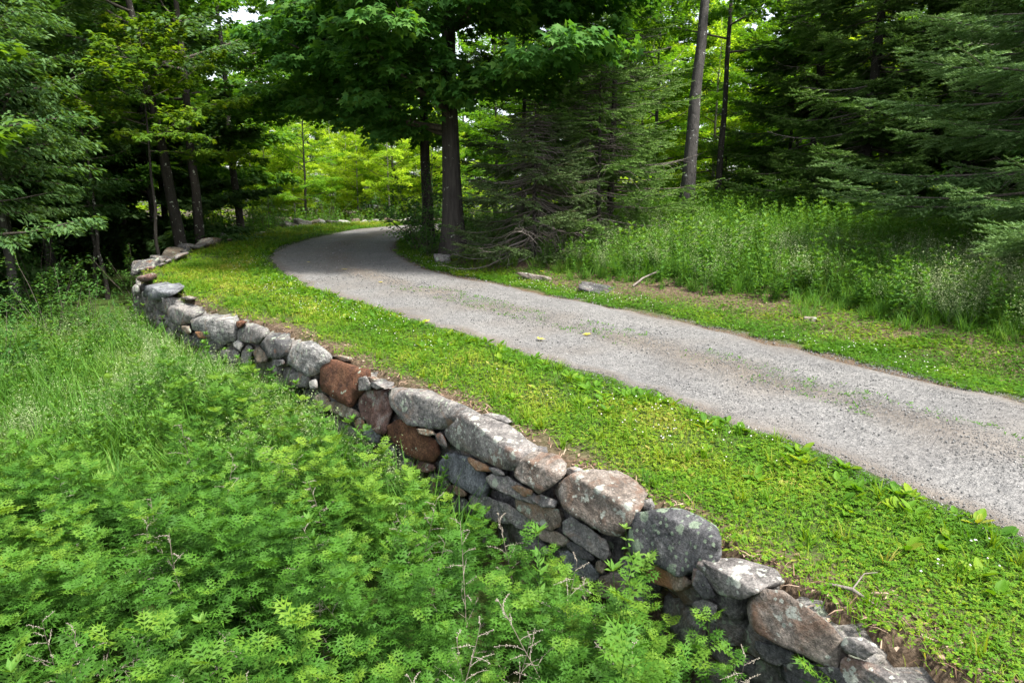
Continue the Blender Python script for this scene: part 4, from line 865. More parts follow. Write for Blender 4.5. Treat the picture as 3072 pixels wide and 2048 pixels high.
# low growth on the forest floor at both sides and behind the far wall
x, y, z, sw, sl, sr = scatter(-24, 20, 12, 46, 4)
k = ((sw < -.3) & (y > 26) | (sr > 3) & (y > 20)) & in_view(x, y, 2); x, y, z = sub(k, x, y, z)
place(g, ovals + lances, x, y, z, .7, 1.5, None, .2)
tag(g.obj('leafy_weeds', M['weed']), kind='stuff'); tag(gb.obj('flowering_bedstraw', M['pale']), kind='stuff'); tag(gt.obj('tall_grass', M['tall']), kind='stuff')
print('weeds', g.n, gb.n, gt.n)
BLADE = NB

# ------------------------------------------------------------------ tree builders
def bez(p, d, L, m, r, curve=0., wob=.1):
    """a limb path: starts along d, bends by curve (up positive), wanders a little"""
    P = [np.array(p, float)]; d = np.array(d, float); d /= np.linalg.norm(d)
    for i in range(m - 1):
        d = d + np.array([r.normal() * wob, r.normal() * wob, curve / (m - 1) + r.normal() * wob * .5]); d /= np.linalg.norm(d)
        P.append(P[-1] + d * L / (m - 1))
    return np.array(P)

class Spray:
    """collects sub-branches, then grows leaves on all of them at once"""
    def __init__(s): s.p, s.d, s.L = [], [], []
    def add(s, p, d, L): s.p.append(p); s.d.append(d); s.L.append(L)
    def grow(s, g, r, leaf, ls, dens, flat=.09, droop=.25, t0=.5, tvar=.16, lean_n=.4):
        p, d, L = np.array(s.p), np.array(s.d), np.array(s.L)
        d /= np.linalg.norm(d, axis=1)[:, None]
        n = np.maximum((dens * L).astype(int), 3); k = np.repeat(np.arange(len(p)), n); m = len(k)
        u = r.beta(1.5, 1.1, m); v = r.uniform(-1, 1, m)
        P = np.stack([d[:, 1], -d[:, 0], np.zeros(len(d))], 1); P /= np.linalg.norm(P, axis=1)[:, None] + 1e-6
        lat = v * .42 * L[k] * (1 - .65 * u)
        pos = p[k] + d[k] * (u * L[k])[:, None] + P[k] * lat[:, None]
        pos[:, 2] += r.normal(size=m) * flat - droop * .35 * L[k] * u * u - np.abs(lat) * droop * .35
        ld = d[k] * r.uniform(.3, 1, m)[:, None] + P[k] * (np.sign(v) * r.uniform(.2, 1, m))[:, None]
        ld[:, 2] -= droop * r.uniform(.2, 1.8, m)
        nn = np.tile([0, 0, 1.], (m, 1)) + r.normal(size=(m, 3)) * lean_n
        br = r.normal(size=len(p)) * tvar * .7
        g.inst(leaf, pos, ld, nn, ls * r.uniform(.6, 1.15, m), np.clip(t0 + br[k] + r.normal(size=m) * tvar, 0, 1))

def trunk_geo(g, H, r0, r, wob=.12, k=12, flare=.55, bend=(0, 0), n=18, tip=.12):
    t = np.linspace(0, 1, n) ** 1.25; z = H * t
    w = np.cumsum(r.normal(size=(n, 2)) * wob * .25, axis=0); w -= w[0]; w *= np.minimum(t * 4, 1)[:, None]
    P = np.stack([w[:, 0] + bend[0] * t * t * H, w[:, 1] + bend[1] * t * t * H, z - .25 * (t == 0)], 1)
    R = r0 * ((1 - t) * (1 - tip) + tip) * (1 + flare * np.exp(-z / (r0 * 2.2)))
    g.tube(P, R, k)
    V = g.V[-1]; ang = np.arctan2(V[:, 1] - np.repeat(P[:, 1], k), V[:, 0] - np.repeat(P[:, 0], k))
    f = 1 + .05 * np.sin(ang * 3 + r.uniform(0, 6)) + .16 * np.exp(-np.repeat(z, k) / (r0 * 2)) * np.sin(ang * 5 + r.uniform(0, 6))
    c = np.repeat(P, k, axis=0); V[:, :2] = c[:, :2] + (V[:, :2] - c[:, :2]) * f[:, None]
    return P, R

def broadleaf(name, seed, H, cb, R, r0, bark='bark', leafm='maple', leaf=LEAF, ls=.13, dens=60, nl=24, up=(.05, .9), droop=.25, flat=.09,
              custom=(), t0=.5, bend=(0, 0), twigs=True, prof=.55, curve=.15, step=.34, topcut=1.0, l2=.42, wob=.12, lean_n=.4, face=None):
    r = np.random.default_rng(seed)
    root = empty(name, (0, 0, 0)); gt_, gb_, gl_ = Geo(), Geo(), Geo()
    P, Rr = trunk_geo(gt_, H, r0, r, wob, bend=bend)
    sp = Spray()
    limbs = list(custom)
    for i in range(nl):
        t = (i + .5) / nl
        if t > topcut: break
        limbs.append((cb + (H * .97 - cb) * t, i * 2.4 + r.normal() * .35, R * ((1 - t) ** prof + .12) * r.uniform(.7, 1.1), up[0] + (up[1] - up[0]) * t + r.normal() * .12))
    for h, az, L, el in limbs:
        if face is not None and h < face[1] and math.cos(az - face[0]) > .45: continue
        p = np.array([np.interp(h, P[:, 2], P[:, i]) for i in range(3)]); rt = np.interp(h, P[:, 2], Rr)
        d = np.array([math.cos(az) * math.cos(el), math.sin(az) * math.cos(el), math.sin(el)])
        m = 8; B = bez(p, d, L, m, r, curve, .10)
        rb = min(rt * .55, .018 + .016 * L); gb_.tube(B, np.linspace(rb, .006, m) , 5, .5)
        s = np.linspace(0, L, m)
        us = np.arange(.15, 1, step / L) if L > step else np.array([.5])
        for j, u in enumerate(us):
            q = np.array([np.interp(u * L, s, B[:, i]) for i in range(3)])
            i0 = min(int(u * (m - 1)), m - 2); td = B[i0 + 1] - B[i0]; td /= np.linalg.norm(td)
            a = (1 if j % 2 else -1) * r.uniform(.6, 1.15); c, s_ = math.cos(a), math.sin(a)
            dd = np.array([td[0] * c - td[1] * s_, td[0] * s_ + td[1] * c, td[2] * .5 + r.normal() * .12])
            L2 = L * l2 * (1.1 - .6 * u) * r.uniform(.65, 1.2) + .15
            sp.add(q, dd, L2)
            if twigs:
                dn = dd / np.linalg.norm(dd); Q = np.array([q, q + dn * L2 * .5 - [0, 0, droop * .09 * L2], q + dn * L2 * .95 - [0, 0, droop * .32 * L2]]); gb_.tube(Q, [.007, .005, .002], 3, .5)
        sp.add(B[-2], B[-1] - B[-2], L * .22 + .25)
    sp.grow(gl_, r, leaf, ls, dens, flat, droop, t0, lean_n=lean_n)
    gt_.obj('trunk', M[bark], root, True); gb_.obj('branches', M['twig'], root, True); gl_.obj('crown', M[leafm], root)
    return root

def spruce(name, seed, H, zb, L0, r0, leafm='needle', bark='bark', whorl=.4, nb=5, bare=.25, spacing=.10, brush=.085, droop=.35, dead=0, t0=.45, gaps=0, only=None, pw=.75, nsc=1.0):
    r = np.random.default_rng(seed)
    root = empty(name, (0, 0, 0)); gt_, gb_, gl_, gd_ = Geo(), Geo(), Geo(), Geo()
    P, Rr = trunk_geo(gt_, H, r0, r, .05, 10, .3)
    bp, bd, bt = [], [], []
    z = zb
    while z < H - .25:
        t = (z - zb) / (H - zb); Lw = L0 * (1 - t) ** pw + .15
        for i in range(nb):
            az = r.uniform(0, 6.283)
            if only is not None and not only(az): continue
            if r.random() < gaps: continue
            L = Lw * r.uniform(.65, 1.1); m = 9
            p = np.array([np.interp(z, P[:, 2], P[:, k]) for k in range(3)]) + [0, 0, r.normal() * .08]
            u = np.linspace(0, 1, m); dz = (.25 - .1 * droop) * u - droop * (1.5 * u ** 1.3 - 1.05 * u ** 2.2) * (1 - .6 * t)
            c, s = math.cos(az), math.sin(az); w = np.cumsum(r.normal(size=m) * .03) * L
            B = np.stack([p[0] + c * u * L - s * w, p[1] + s * u * L + c * w, p[2] + dz * L], 1)
            isdead = r.random() < dead * (1 - t)
            (gd_ if isdead else gb_).tube(B, np.linspace(.010 + .007 * L, .004, m), 4, .5)
            us = np.arange(.10, 1, spacing / L)
            for j, q in enumerate(us):
                sd = 1 if j % 2 else -1; a = sd * r.uniform(.7, 1.1)
                k0 = min(int(q * (m - 1)), m - 2); f = q * (m - 1) - k0; o = B[k0] * (1 - f) + B[k0 + 1] * f
                td = B[k0 + 1] - B[k0]; td /= np.linalg.norm(td)
                dd = np.array([td[0] * math.cos(a) - td[1] * math.sin(a), td[0] * math.sin(a) + td[1] * math.cos(a), td[2] - r.uniform(.0, .3)])
                L2 = min(.42 * L * (1.05 - q) + .10, .75) * r.uniform(.6, 1.15)
                e1 = o + dd * L2 * .5 + r.normal(size=3) * .03; e2 = o + dd * L2 - [0, 0, .12 * L2]
                dry = isdead or q < bare
                if dry:
                    if r.random() < .6: gd_.tube(np.array([o, e1, e2 + r.normal(size=3) * .06 - [0, 0, .1 * L2]]), [.0045, .0035, .0018], 3, .5)
                    if not (not isdead and q > bare * .6 and r.random() < .5): continue
                nbr = max(int(L2 / brush), 1); v = (np.arange(nbr) + .5 * r.random(nbr)) / nbr
                pp = np.where(v[:, None] < .5, o + (e1 - o) * v[:, None] * 2, e1 + (e2 - e1) * (v[:, None] * 2 - 1))
                bp.append(pp); bd.append(np.tile(e2 - o, (nbr, 1)) + r.normal(size=(nbr, 3)) * .12 * L2)
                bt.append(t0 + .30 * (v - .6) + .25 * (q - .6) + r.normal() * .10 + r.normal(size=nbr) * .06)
                # side shoots off the sub-branch
                if L2 > .22:
                    ns = int(L2 / .085); v = r.uniform(.2, .95, ns); pp = np.where(v[:, None] < .5, o + (e1 - o) * v[:, None] * 2, e1 + (e2 - e1) * (v[:, None] * 2 - 1))
                    a2 = np.where(np.arange(ns) % 2 == 0, .8, -.8); x = dd[0] * np.cos(a2) - dd[1] * np.sin(a2); y = dd[0] * np.sin(a2) + dd[1] * np.cos(a2)
                    d2 = np.stack([x, y, np.full(ns, dd[2] - .05)], 1); d2 /= np.linalg.norm(d2, axis=1)[:, None]
                    for q2 in (0, .075):
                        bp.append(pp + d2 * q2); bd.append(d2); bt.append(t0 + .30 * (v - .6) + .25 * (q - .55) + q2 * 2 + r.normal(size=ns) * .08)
            nt_ = max(int(L * .3 / brush), 2); v = np.linspace(.7, 1, nt_)
            if not isdead:
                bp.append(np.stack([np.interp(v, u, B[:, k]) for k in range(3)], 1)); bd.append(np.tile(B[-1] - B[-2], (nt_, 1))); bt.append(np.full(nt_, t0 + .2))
        z += whorl * r.uniform(.7, 1.25) * (1 - .35 * t)
    bp, bd, bt = np.concatenate(bp), np.concatenate(bd), np.concatenate(bt)
    nn = np.tile([0, 0, 1.], (len(bp), 1)) + r.normal(size=(len(bp), 3)) * .25
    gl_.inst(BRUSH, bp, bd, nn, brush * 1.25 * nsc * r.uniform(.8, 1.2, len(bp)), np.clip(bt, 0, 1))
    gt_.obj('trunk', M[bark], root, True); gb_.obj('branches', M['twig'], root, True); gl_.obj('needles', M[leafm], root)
    if gd_.n: gd_.obj('dead_twigs', M['dead_twig'], root, True)['kind'] = 'stuff'
    return root

def shrub(name, seed, H, W, ls=.08, leaf=LEAF_O, leafm='bush', ns=14, dens=55, t0=.5):
    r = np.random.default_rng(seed); root = empty(name, (0, 0, 0)); gb_, gl_ = Geo(), Geo(); sp = Spray()
    for i in range(ns):
        az = i * 2.4 + r.normal() * .3; el = r.uniform(.7, 1.45); L = H * r.uniform(.6, 1.1)
        d = np.array([math.cos(az) * math.cos(el) * W / H, math.sin(az) * math.cos(el) * W / H, math.sin(el)])
        B = bez((r.normal() * .06, r.normal() * .06, -.05), d, L, 7, r, -.25, .10); gb_.tube(B, np.linspace(.012, .003, 7), 4, .5)
        for u in np.arange(.2, 1, .16):
            q = np.array([np.interp(u * 6, np.arange(7), B[:, k]) for k in range(3)]); a = r.uniform(0, 6.28)
            sp.add(q, np.array([math.cos(a), math.sin(a), r.uniform(-.1, .6)]), r.uniform(.2, .42) * W)
        sp.add(B[-2], B[-1] - B[-2], .3 * W)
    sp.grow(gl_, r, leaf, ls, dens, .05, .25, t0, .17)
    gb_.obj('stems', M['twig'], root, True); gl_.obj('foliage', M[leafm], root)
    return root

def put(o, x, y, rz=0, sc=1, lean=(0, 0), dz=0):
    o.location = (x, y, hz(x, y) + dz - .05); o.rotation_euler = (lean[0], lean[1], rz); o.scale = (sc, sc, sc) if np.isscalar(sc) else sc
    return o
USED = set()
def again(proto, *a, **k):
    """first call moves the source itself, later calls copy it with its parts"""
    o = proto if proto.name not in USED else copy_tree(proto); USED.add(o.name)
    return put(o, *a, **k)
PI = math.pi

# ------------------------------------------------------------------ the trees one can tell apart
# big maple by the drive: heavy furrowed trunk, leafy boughs hanging towards the viewer and over the drive
maple = broadleaf('sugar_maple', 3, 14, 6.6, 5.4, .31, 'bark_maple', 'maple_big', MAPLE, .21, 58, 9, (.0, .8), .5, .10, twigs=True, step=.42, wob=.08,
    custom=[(3.9, -1.72, 4.4, .22), (4.4, -1.5, 4.6, .22), (4.6, -1.0, 5.0, .2), (4.4, -.68, 5.6, .16), (3.6, 3.05, 5.2, .12), (3.4, 2.6, 4.4, .1), (4.3, -2.9, 5.2, .12), (5.2, -2.0, 4.6, .10), (5.9, -1.35, 5.2, .12), (6.2, -.75, 5.6, .10), (5.6, -2.7, 4.2, .05), (6.8, -1.0, 6.2, .12), (7.3, -1.8, 5.2, .15), (6.4, -.2, 5.6, .08), (5.0, -2.35, 3.4, .0),
            (4.9, 2.9, 4.2, .1), (6.3, 2.6, 6, .15), (6.6, -3.1, 5.5, .1), (7, .2, 6, .1), (6.9, -2.4, 5.6, .12), (7.4, -.5, 6.4, .1), (5.9, 3.0, 5.4, .05), (7.8, -1.4, 5.6, .2)])
put(maple, -1.7, 20.3, 0, 1.0); tag(maple, 'big old maple with a thick furrowed trunk at the inside of the bend', 'tree')
beside = broadleaf('maple_tree', 41, 13, 5.4, 4.4, .19, 'bark', 'maple', MAPLE, .20, 50, 14, (.0, .8), .4, step=.42, wob=.08, custom=[(4.6, 2.8, 5.0, .1), (5.1, 3.2, 5.6, .05), (4.3, 2.4, 3.6, .0)])
put(beside, -2.75, 22.8, 0); tag(beside, 'slimmer dark trunk standing close behind the big furrowed maple', 'tree')
# left row beyond the wall
row = broadleaf('maple_tree', 12, 14, 5.4, 4.8, .19, 'bark', 'maple', MAPLE, .18, 56, 18, (-.02, .8), .3, step=.38, wob=.10, face=(-1.135, 9),
    custom=[(4.9, -.15, 6.2, .08), (5.6, .35, 6.4, .10), (6.6, -.5, 6.0, .1), (7.3, .1, 6.6, .12), (4.3, -1.6, 4.0, .0), (5.4, -1.9, 4.4, .05), (6.3, -1.3, 5.0, .1), (7.0, -2.4, 5, .1)])
put(row, -11.0, 24.3, 0, 1, (0, -.01)); tag(row, 'straight dark maple at the wall, tallest trunk of the left-hand row', 'tree')
row2 = broadleaf('maple_tree', 17, 13, 5.6, 4.6, .165, 'bark', 'maple', MAPLE, .19, 52, 16, (-.02, .8), .3, step=.40, wob=.07, face=(-1.2, 9),
    custom=[(5.4, -.3, 6.0, .05), (6.4, .2, 6.5, .1), (6.0, -.9, 5.0, .05), (7.4, -.1, 6.6, .1), (8.0, .4, 6.2, .15), (7.0, -1.2, 5, .1)])
put(row2, -11.1, 28.4, 0, 1, (0, -.02)); tag(row2, 'slim straight maple by the grass verge, right of the tallest wall-side trunk', 'tree')
leaning = broadleaf('maple_tree', 19, 13, 6.6, 4.2, .21, 'bark', 'beech', LEAF, .19, 70, 16, (.0, .8), .3, wob=.10)
put(leaning, -10.75, 22.6, 1.0, 1, (.0, -.13)); tag(leaning, 'dark tree trunk leaning left just behind the stone wall', 'tree')
# far-left beeches with pale hanging sprays down to the weeds
def beech(seed, H=11, cb=2.3, R=3.4, r0=.10, **k):
    kw = dict(bark='bark_beech', leafm='beech', leaf=LEAF_N, ls=.185, dens=85, nl=32, up=(-.02, .8), droop=.4, flat=.07, step=.30, prof=.5); kw.update(k)
    return broadleaf('beech_tree', seed, H, cb, R, r0, **kw)
b1 = beech(51); b2 = beech(52, 12, 2.6, 3.6, .12); b3 = beech(53, 9, 2.6, 2.7, .07, t0=.42)
gB = 'beeches on the low ground left of the wall'
for pr, x, y, rz, sc, lab in (
    (b1, -12.2, 14.9, 0, 1, 'pale stemmed beech with drooping sprays nearest the left edge'),
    (b2, -13.2, 18.0, 1, 1, 'beech with grey stems leaning among pale hanging leaves, far left'),
    (b3, -13.0, 13.4, 2, 1, 'low branching beech at the left edge of the wood'),
    (b1, -14.9, 20.5, 2.2, 1.05, 'beech standing behind the low shrubs left of the leaning trunk'),
    (b2, -16.4, 16.6, 3.4, 1, None), (b3, -16.6, 24.5, 4.1, 1.2, None), (b2, -17.0, 22.0, 5.1, 1.05, None), (b1, -18.6, 18.5, 1.3, 1.1, None)):
    tag(again(pr, x, y, rz, sc), lab or 'pale leaved beech in the dense left-hand wood', 'tree', gB)
# a young maple, sunlight on its tiers put into the yellow-green leaf colour, in front of them
sap = broadleaf('maple_sapling', 61, 8.0, 4.2, 2.6, .06, 'bark', 'sapling', MAPLE, .15, 60, 20, (.0, .6), .2, .05, step=.3, t0=.45)
put(sap, -10.5, 20.4, .5, 1); o = sap; tag(o, 'young maple with bright yellow-green tiers of leaves against the dark left wood', 'tree')
edge = broadleaf('maple_sapling', 62, 6.2, 4.0, .9, .035, 'bark_gray', 'sapling', MAPLE, .15, 60, 10, (.0, .6), .4, .05, step=.28, t0=.35)
put(edge, -5.9, 7.0, 0, 1); tag(edge, 'bright maple sapling cut off by the left edge of the photo', 'tree')
tw = broadleaf('sapling', 63, 7, 3.4, 1.6, .065, 'bark', 'maple', LEAF, .13, 55, 12, (.1, .8), .3)
gS = 'thin twin saplings by the wall'
for x, y, rz, lab in ((-12.6, 20.6, 0, 'left one of two thin dark sapling stems left of the leaning trunk'), (-12.1, 20.3, 2, 'right one of two thin dark sapling stems left of the leaning trunk')):
    tag(again(tw, x, y, rz, 1, (0, -.03)), lab, 'tree', gS)

# spruces right of the big maple
s1 = spruce('spruce', 71, 10, .9, 2.6, .085, 'needle_brown', whorl=.42, nb=4, bare=.45, spacing=.11, dead=.25, gaps=.2, droop=.3, nsc=1.4)
put(s1, .35, 21.6, 0); tag(s1, 'thin half bare spruce right beside the big maple', 'spruce')
s2 = spruce('spruce', 72, 10.5, .5, 2.9, .11, 'needle', whorl=.40, nb=5, bare=.40, spacing=.10, dead=.15, gaps=.12, droop=.35, t0=.45, nsc=1.35)
put(s2, 2.9, 20.6, 1); tag(s2, 'ragged spruce with wide low boughs left of the tall grey trunk', 'spruce')
s3 = spruce('spruce', 73, 3.9, .15, 2.3, .07, 'needle_brown', whorl=.20, nb=8, bare=.58, spacing=.08, dead=.35, gaps=.05, droop=.75, t0=.55, nsc=1.4, pw=.5)
put(s3, .55, 17.9, 2); tag(s3, 'low bushy spruce full of bare grey twigs beside the drive', 'spruce')
s3b = spruce('spruce', 74, 5.5, .15, 2.3, .07, 'needle', whorl=.32, nb=6, bare=.45, spacing=.085, dead=.3, gaps=.05, droop=.5, t0=.45, nsc=1.5, pw=.55)
put(s3b, 2.35, 18.8, 2); tag(s3b, 'low spruce with dense drooping boughs behind the twiggy one', 'spruce')
# tall grey trunk and its thinner neighbour on the bank
tall = broadleaf('maple_tree', 21, 14, 7.0, 4.2, .235, 'bark_gray', 'maple', MAPLE, .19, 50, 14, (.0, .8), .3, wob=.06, face=(-1.815, 10))
put(tall, 5.75, 23.0, 0, 1, (0, .045)); tag(tall, 'tall grey lichen flecked trunk standing alone on the grassy bank', 'tree')
tall2 = broadleaf('maple_tree', 22, 13, 6, 3.6, .14, 'bark', 'maple', MAPLE, .19, 50, 14, (.0, .8), .3, wob=.06)
put(tall2, 8.1, 27.5, 0, 1); tag(tall2, 'thin dark trunk to the right of the tall grey one', 'tree')
# dark spruces behind the bank
d1 = spruce('spruce', 75, 12, 1.2, 3.4, .19, 'needle', whorl=.36, nb=6, bare=.35, spacing=.095, dead=.15, droop=.5, gaps=.08, t0=.40, brush=.10, nsc=1.75)
d2 = spruce('spruce', 76, 13, 2.0, 3.2, .21, 'needle', whorl=.38, nb=6, bare=.30, spacing=.095, dead=.15, droop=.6, gaps=.1, t0=.38, brush=.10, nsc=1.75)
gD = 'dark spruces behind the grassy bank'
for pr, x, y, rz, sc, lab in ((d1, 10.4, 20.8, 0, 1, 'dark spruce with a straight black trunk behind the bank, nearest the tall grey trunk'),
    (d2, 12.6, 19.4, 1, 1, 'dark spruce with hanging boughs in the middle of the bank group'), (d1, 13.4, 16.4, 2.5, .95, 'dark spruce just left of the blue green boughs'),
    (d2, 11.6, 27.0, 3, 1.05, None), (d1, 15.8, 22.5, 4, 1.1, None), (d2, 17.2, 18.6, 5, 1, None), (d1, 19.5, 24, 1, 1.1, None), (d2, 2.6, 28.5, 2, .85, None)):
    tag(again(pr, x, y, rz, sc), lab or 'dark spruce deep in the right-hand wood', 'spruce', gD)
# the near blue-green spruce whose boughs reach in from the right
near = spruce('blue_spruce', 77, 9.5, .5, 4.6, .16, 'needle_blue', whorl=.44, nb=6, bare=.30, spacing=.075, brush=.075, droop=.42, dead=.10, gaps=.0, t0=.6, nsc=1.4)
put(near, 10.5, 12.5, 0); tag(near, 'blue-green spruce with long layered boughs reaching in from the right edge', 'spruce')
small = spruce('spruce', 78, 3.4, .1, 1.2, .04, 'needle', whorl=.25, nb=6, bare=.1, spacing=.10, droop=.1, t0=.75)
put(small, 8.9, 29.5, 0, 1.15); tag(small, 'small sunlit young spruce seen past the thin dark trunk', 'spruce')
# broadleaf understorey under and behind the near spruce
u1 = broadleaf('understory_tree', 81, 6, .7, 2.2, .05, 'bark', 'bush', LEAF_O, .13, 46, 22, (.0, .6), .5, .07, step=.3, t0=.35)
gU = 'leafy young trees at the right edge'
for x, y, rz, sc, lab in ((9.9, 11.0, 0, .62, 'low leafy young tree under the blue-green boughs'), (11.8, 14.9, 2, 1.0, 'broad leaved young tree growing through the top of the spruce boughs'), (12.2, 11.0, 4, .9, 'broad leaved young tree at the right edge below the spruce')):
    tag(again(u1, x, y, rz, sc), lab, 'tree', gU)

# shrubs along the foot of the wood
h1 = shrub('shrub', 91, 1.9, 1.5); h2 = shrub('shrub', 92, 1.5, 1.7, .10, LEAF_O, 'bush', 13, 48, .42); h3 = shrub('shrub', 93, 2.4, 1.3, .075, LEAF, 'bush', 12, 60, .6)
h4 = shrub('shrub', 94, 2.2, 2.0, .16, LEAF, 'glade', 12, 34, .4)
gH = 'leafy shrubs at the edge of the left wood'
for pr, x, y, rz, sc, lab in ((h3, -9.75, 14.2, 0, 1.0, 'tallest light green shrub in front of the dark left wood'), (h2, -9.3, 12.2, 1, .95, 'broad low shrub with big leaves at the edge of the weeds'),
    (h1, -9.0, 14.4, 2, .72, 'leafy shrub tucked against the outside of the wall bend'), (h1, -11.6, 13.4, 3, 1, None), (h2, -12.0, 17.0, 4, 1, None), (h3, -10.9, 19.6, 5, .8, None), (h1, -13.2, 19.0, 1, 1.1, None), (h2, -8.2, 13.6, 1, .55, 'small shrub growing close under the grey boulders near the bend'), (h3, -9.6, 10.6, 2, .7, None)):
    tag(again(pr, x, y, rz, sc), lab or 'dark leafy shrub under the left-hand trees', 'shrub', gH)
gK = 'leafy shrubs around the big maple'
for pr, x, y, rz, sc, lab in ((h1, -2.95, 22.0, 0, 1.4, 'dark leafy shrub at the inside edge of the bend, left of the big trunk'), (h2, -3.2, 24.6, 0, 1.4, 'shrub beside the drive behind the slimmer trunk'), (h1, -2.1, 26.6, 2, 1.15, 'shrub hiding the drive where it leaves the bend'),
    (h1, -2.45, 20.4, 1, .75, 'low shrub against the left foot of the big trunk'), (h2, -.7, 19.3, 3, .55, 'low leafy shrub between the big trunk and the twiggy spruce'), (h3, 1.9, 23.4, 1, 1.1, 'shrub behind the half bare spruce'), (h1, 2.2, 17.2, 2, .45, 'small leafy shrub right of the twiggy spruce')):
    tag(again(pr, x, y, rz, sc), lab, 'shrub', gK)
gL = 'sunlit shrubs beyond the far wall'
for i, (x, y, sc) in enumerate(((-10.6, 30.6, .9), (-11.8, 33.2, 1.1), (-9.6, 36.4, 1.0), (-7.0, 38.0, 1.1), (-4.4, 38.6, 1.0), (-13.2, 30.0, 1.0), (-1.6, 38.4, 1.2))):
    tag(again((h3, h1)[i % 2], x, y, i * 1.3, sc), 'sunlit green shrub behind the far low wall', 'shrub', gL)

# ------------------------------------------------------------------ the woods behind
def woodtree(name, seed, H, cb, R, r0, leafm, **k):
    kw = dict(bark='bark_pale' if leafm == 'glade' else 'bark_gray', leaf=LEAF, ls=.17, dens=110, nl=30, up=(-.02, .8), droop=.25, flat=.08, step=.40, twigs=False, prof=.5); kw.update(k)
    return broadleaf(name, seed, H, cb, R, r0, leafm=leafm, **kw)
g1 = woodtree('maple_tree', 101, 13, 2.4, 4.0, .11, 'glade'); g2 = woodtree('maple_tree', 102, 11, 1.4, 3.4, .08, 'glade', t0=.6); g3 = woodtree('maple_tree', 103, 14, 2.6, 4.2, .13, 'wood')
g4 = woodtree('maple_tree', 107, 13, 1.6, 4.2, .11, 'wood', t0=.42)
w1 = woodtree('maple_tree', 104, 17, 1.6, 5.0, .16, 'maple', ls=.30); w2 = woodtree('maple_tree', 105, 18, 3.0, 5.2, .18, 'maple', ls=.30, t0=.6); w3 = woodtree('beech_tree', 106, 15, .9, 4.6, .13, 'beech', ls=.30)
rw = np.random.default_rng(77)
gG = 'sunlit young maples beyond the bend'
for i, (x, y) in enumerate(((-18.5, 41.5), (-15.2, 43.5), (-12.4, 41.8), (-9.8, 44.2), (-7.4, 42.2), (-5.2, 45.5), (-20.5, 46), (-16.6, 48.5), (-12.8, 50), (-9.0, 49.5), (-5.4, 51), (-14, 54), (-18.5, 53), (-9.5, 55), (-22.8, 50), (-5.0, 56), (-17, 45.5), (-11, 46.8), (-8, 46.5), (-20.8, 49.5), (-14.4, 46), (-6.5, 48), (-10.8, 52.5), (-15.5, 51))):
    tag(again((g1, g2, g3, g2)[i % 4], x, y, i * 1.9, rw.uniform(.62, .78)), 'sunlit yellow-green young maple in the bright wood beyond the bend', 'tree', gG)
gR = 'sunlit maples in the right-hand wood'
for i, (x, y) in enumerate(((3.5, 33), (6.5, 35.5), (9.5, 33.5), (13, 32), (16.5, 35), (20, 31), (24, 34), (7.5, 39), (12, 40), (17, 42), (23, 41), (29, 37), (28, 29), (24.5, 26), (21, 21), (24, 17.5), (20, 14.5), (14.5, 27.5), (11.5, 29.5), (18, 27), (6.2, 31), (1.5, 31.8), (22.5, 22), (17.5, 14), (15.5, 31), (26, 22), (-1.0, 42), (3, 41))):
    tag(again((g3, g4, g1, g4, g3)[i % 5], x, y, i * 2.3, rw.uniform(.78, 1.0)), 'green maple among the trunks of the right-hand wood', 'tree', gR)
gW = 'trees in the dark left-hand wood'
for i, (x, y) in enumerate(((-14, 27), (-17.5, 26), (-16, 31), (-20, 29), (-22.5, 24), (-20.5, 34), (-25, 31), (-17.5, 36), (-24, 38), (-29, 27), (-29, 35), (-23, 18), (-27, 21), (-21.5, 14.5), (-15.5, 34.5), (-18.5, 21), (-20.5, 25.5), (-25, 16), (-16, 28.5), (-23.5, 28), (-19, 38), (-28.5, 31), (-31, 22))):
    tag(again((w3, w1, w2)[i % 3], x, y, i * 2.1, rw.uniform(.8, 1.05)), 'dark leafy tree deep in the left-hand wood', 'tree', gW)
gJ = 'bushes closing the view under the farthest trees'
for i in range(30):
    a = -46 + 92 * (i + .5) / 30; y = rw.uniform(50, 57); x = math.tan(math.radians(a)) * y
    tag(again(h4, x, y, i * 1.7, rw.uniform(1.5, 2.3)), 'light green bush under the farthest trees', 'shrub', gJ)
gF = 'farthest trees of the wood'
for i in range(34):
    a = -50 + 100 * (i + .5) / 34; y = rw.uniform(58, 76); x = math.tan(math.radians(a * .86)) * y
    tag(again((w1, w2, w3, g3)[i % 4], x, y, i * 1.7, rw.uniform(1.15, 1.5) * (.72 if -.42 < x / y < -.08 else 1)), 'hazy green tree in the farthest rank of the wood', 'tree', gF)

# ------------------------------------------------------------------ single plants, stalks and small things
rng = np.random.default_rng(99)
def from_arrays(name, A, mat, parent=None):
    o = mesh_obj(name, A[0], A[1], mat, A[2], False, parent); return o
def outside(x, y, m=.12):
    """nudge a root clear of the wall's outer face"""
    for _ in range(30):
        if poly_sd(np.array([x]), np.array([y]), WALL)[0] < -m: break
        x -= .04; y -= .04
    return x, y
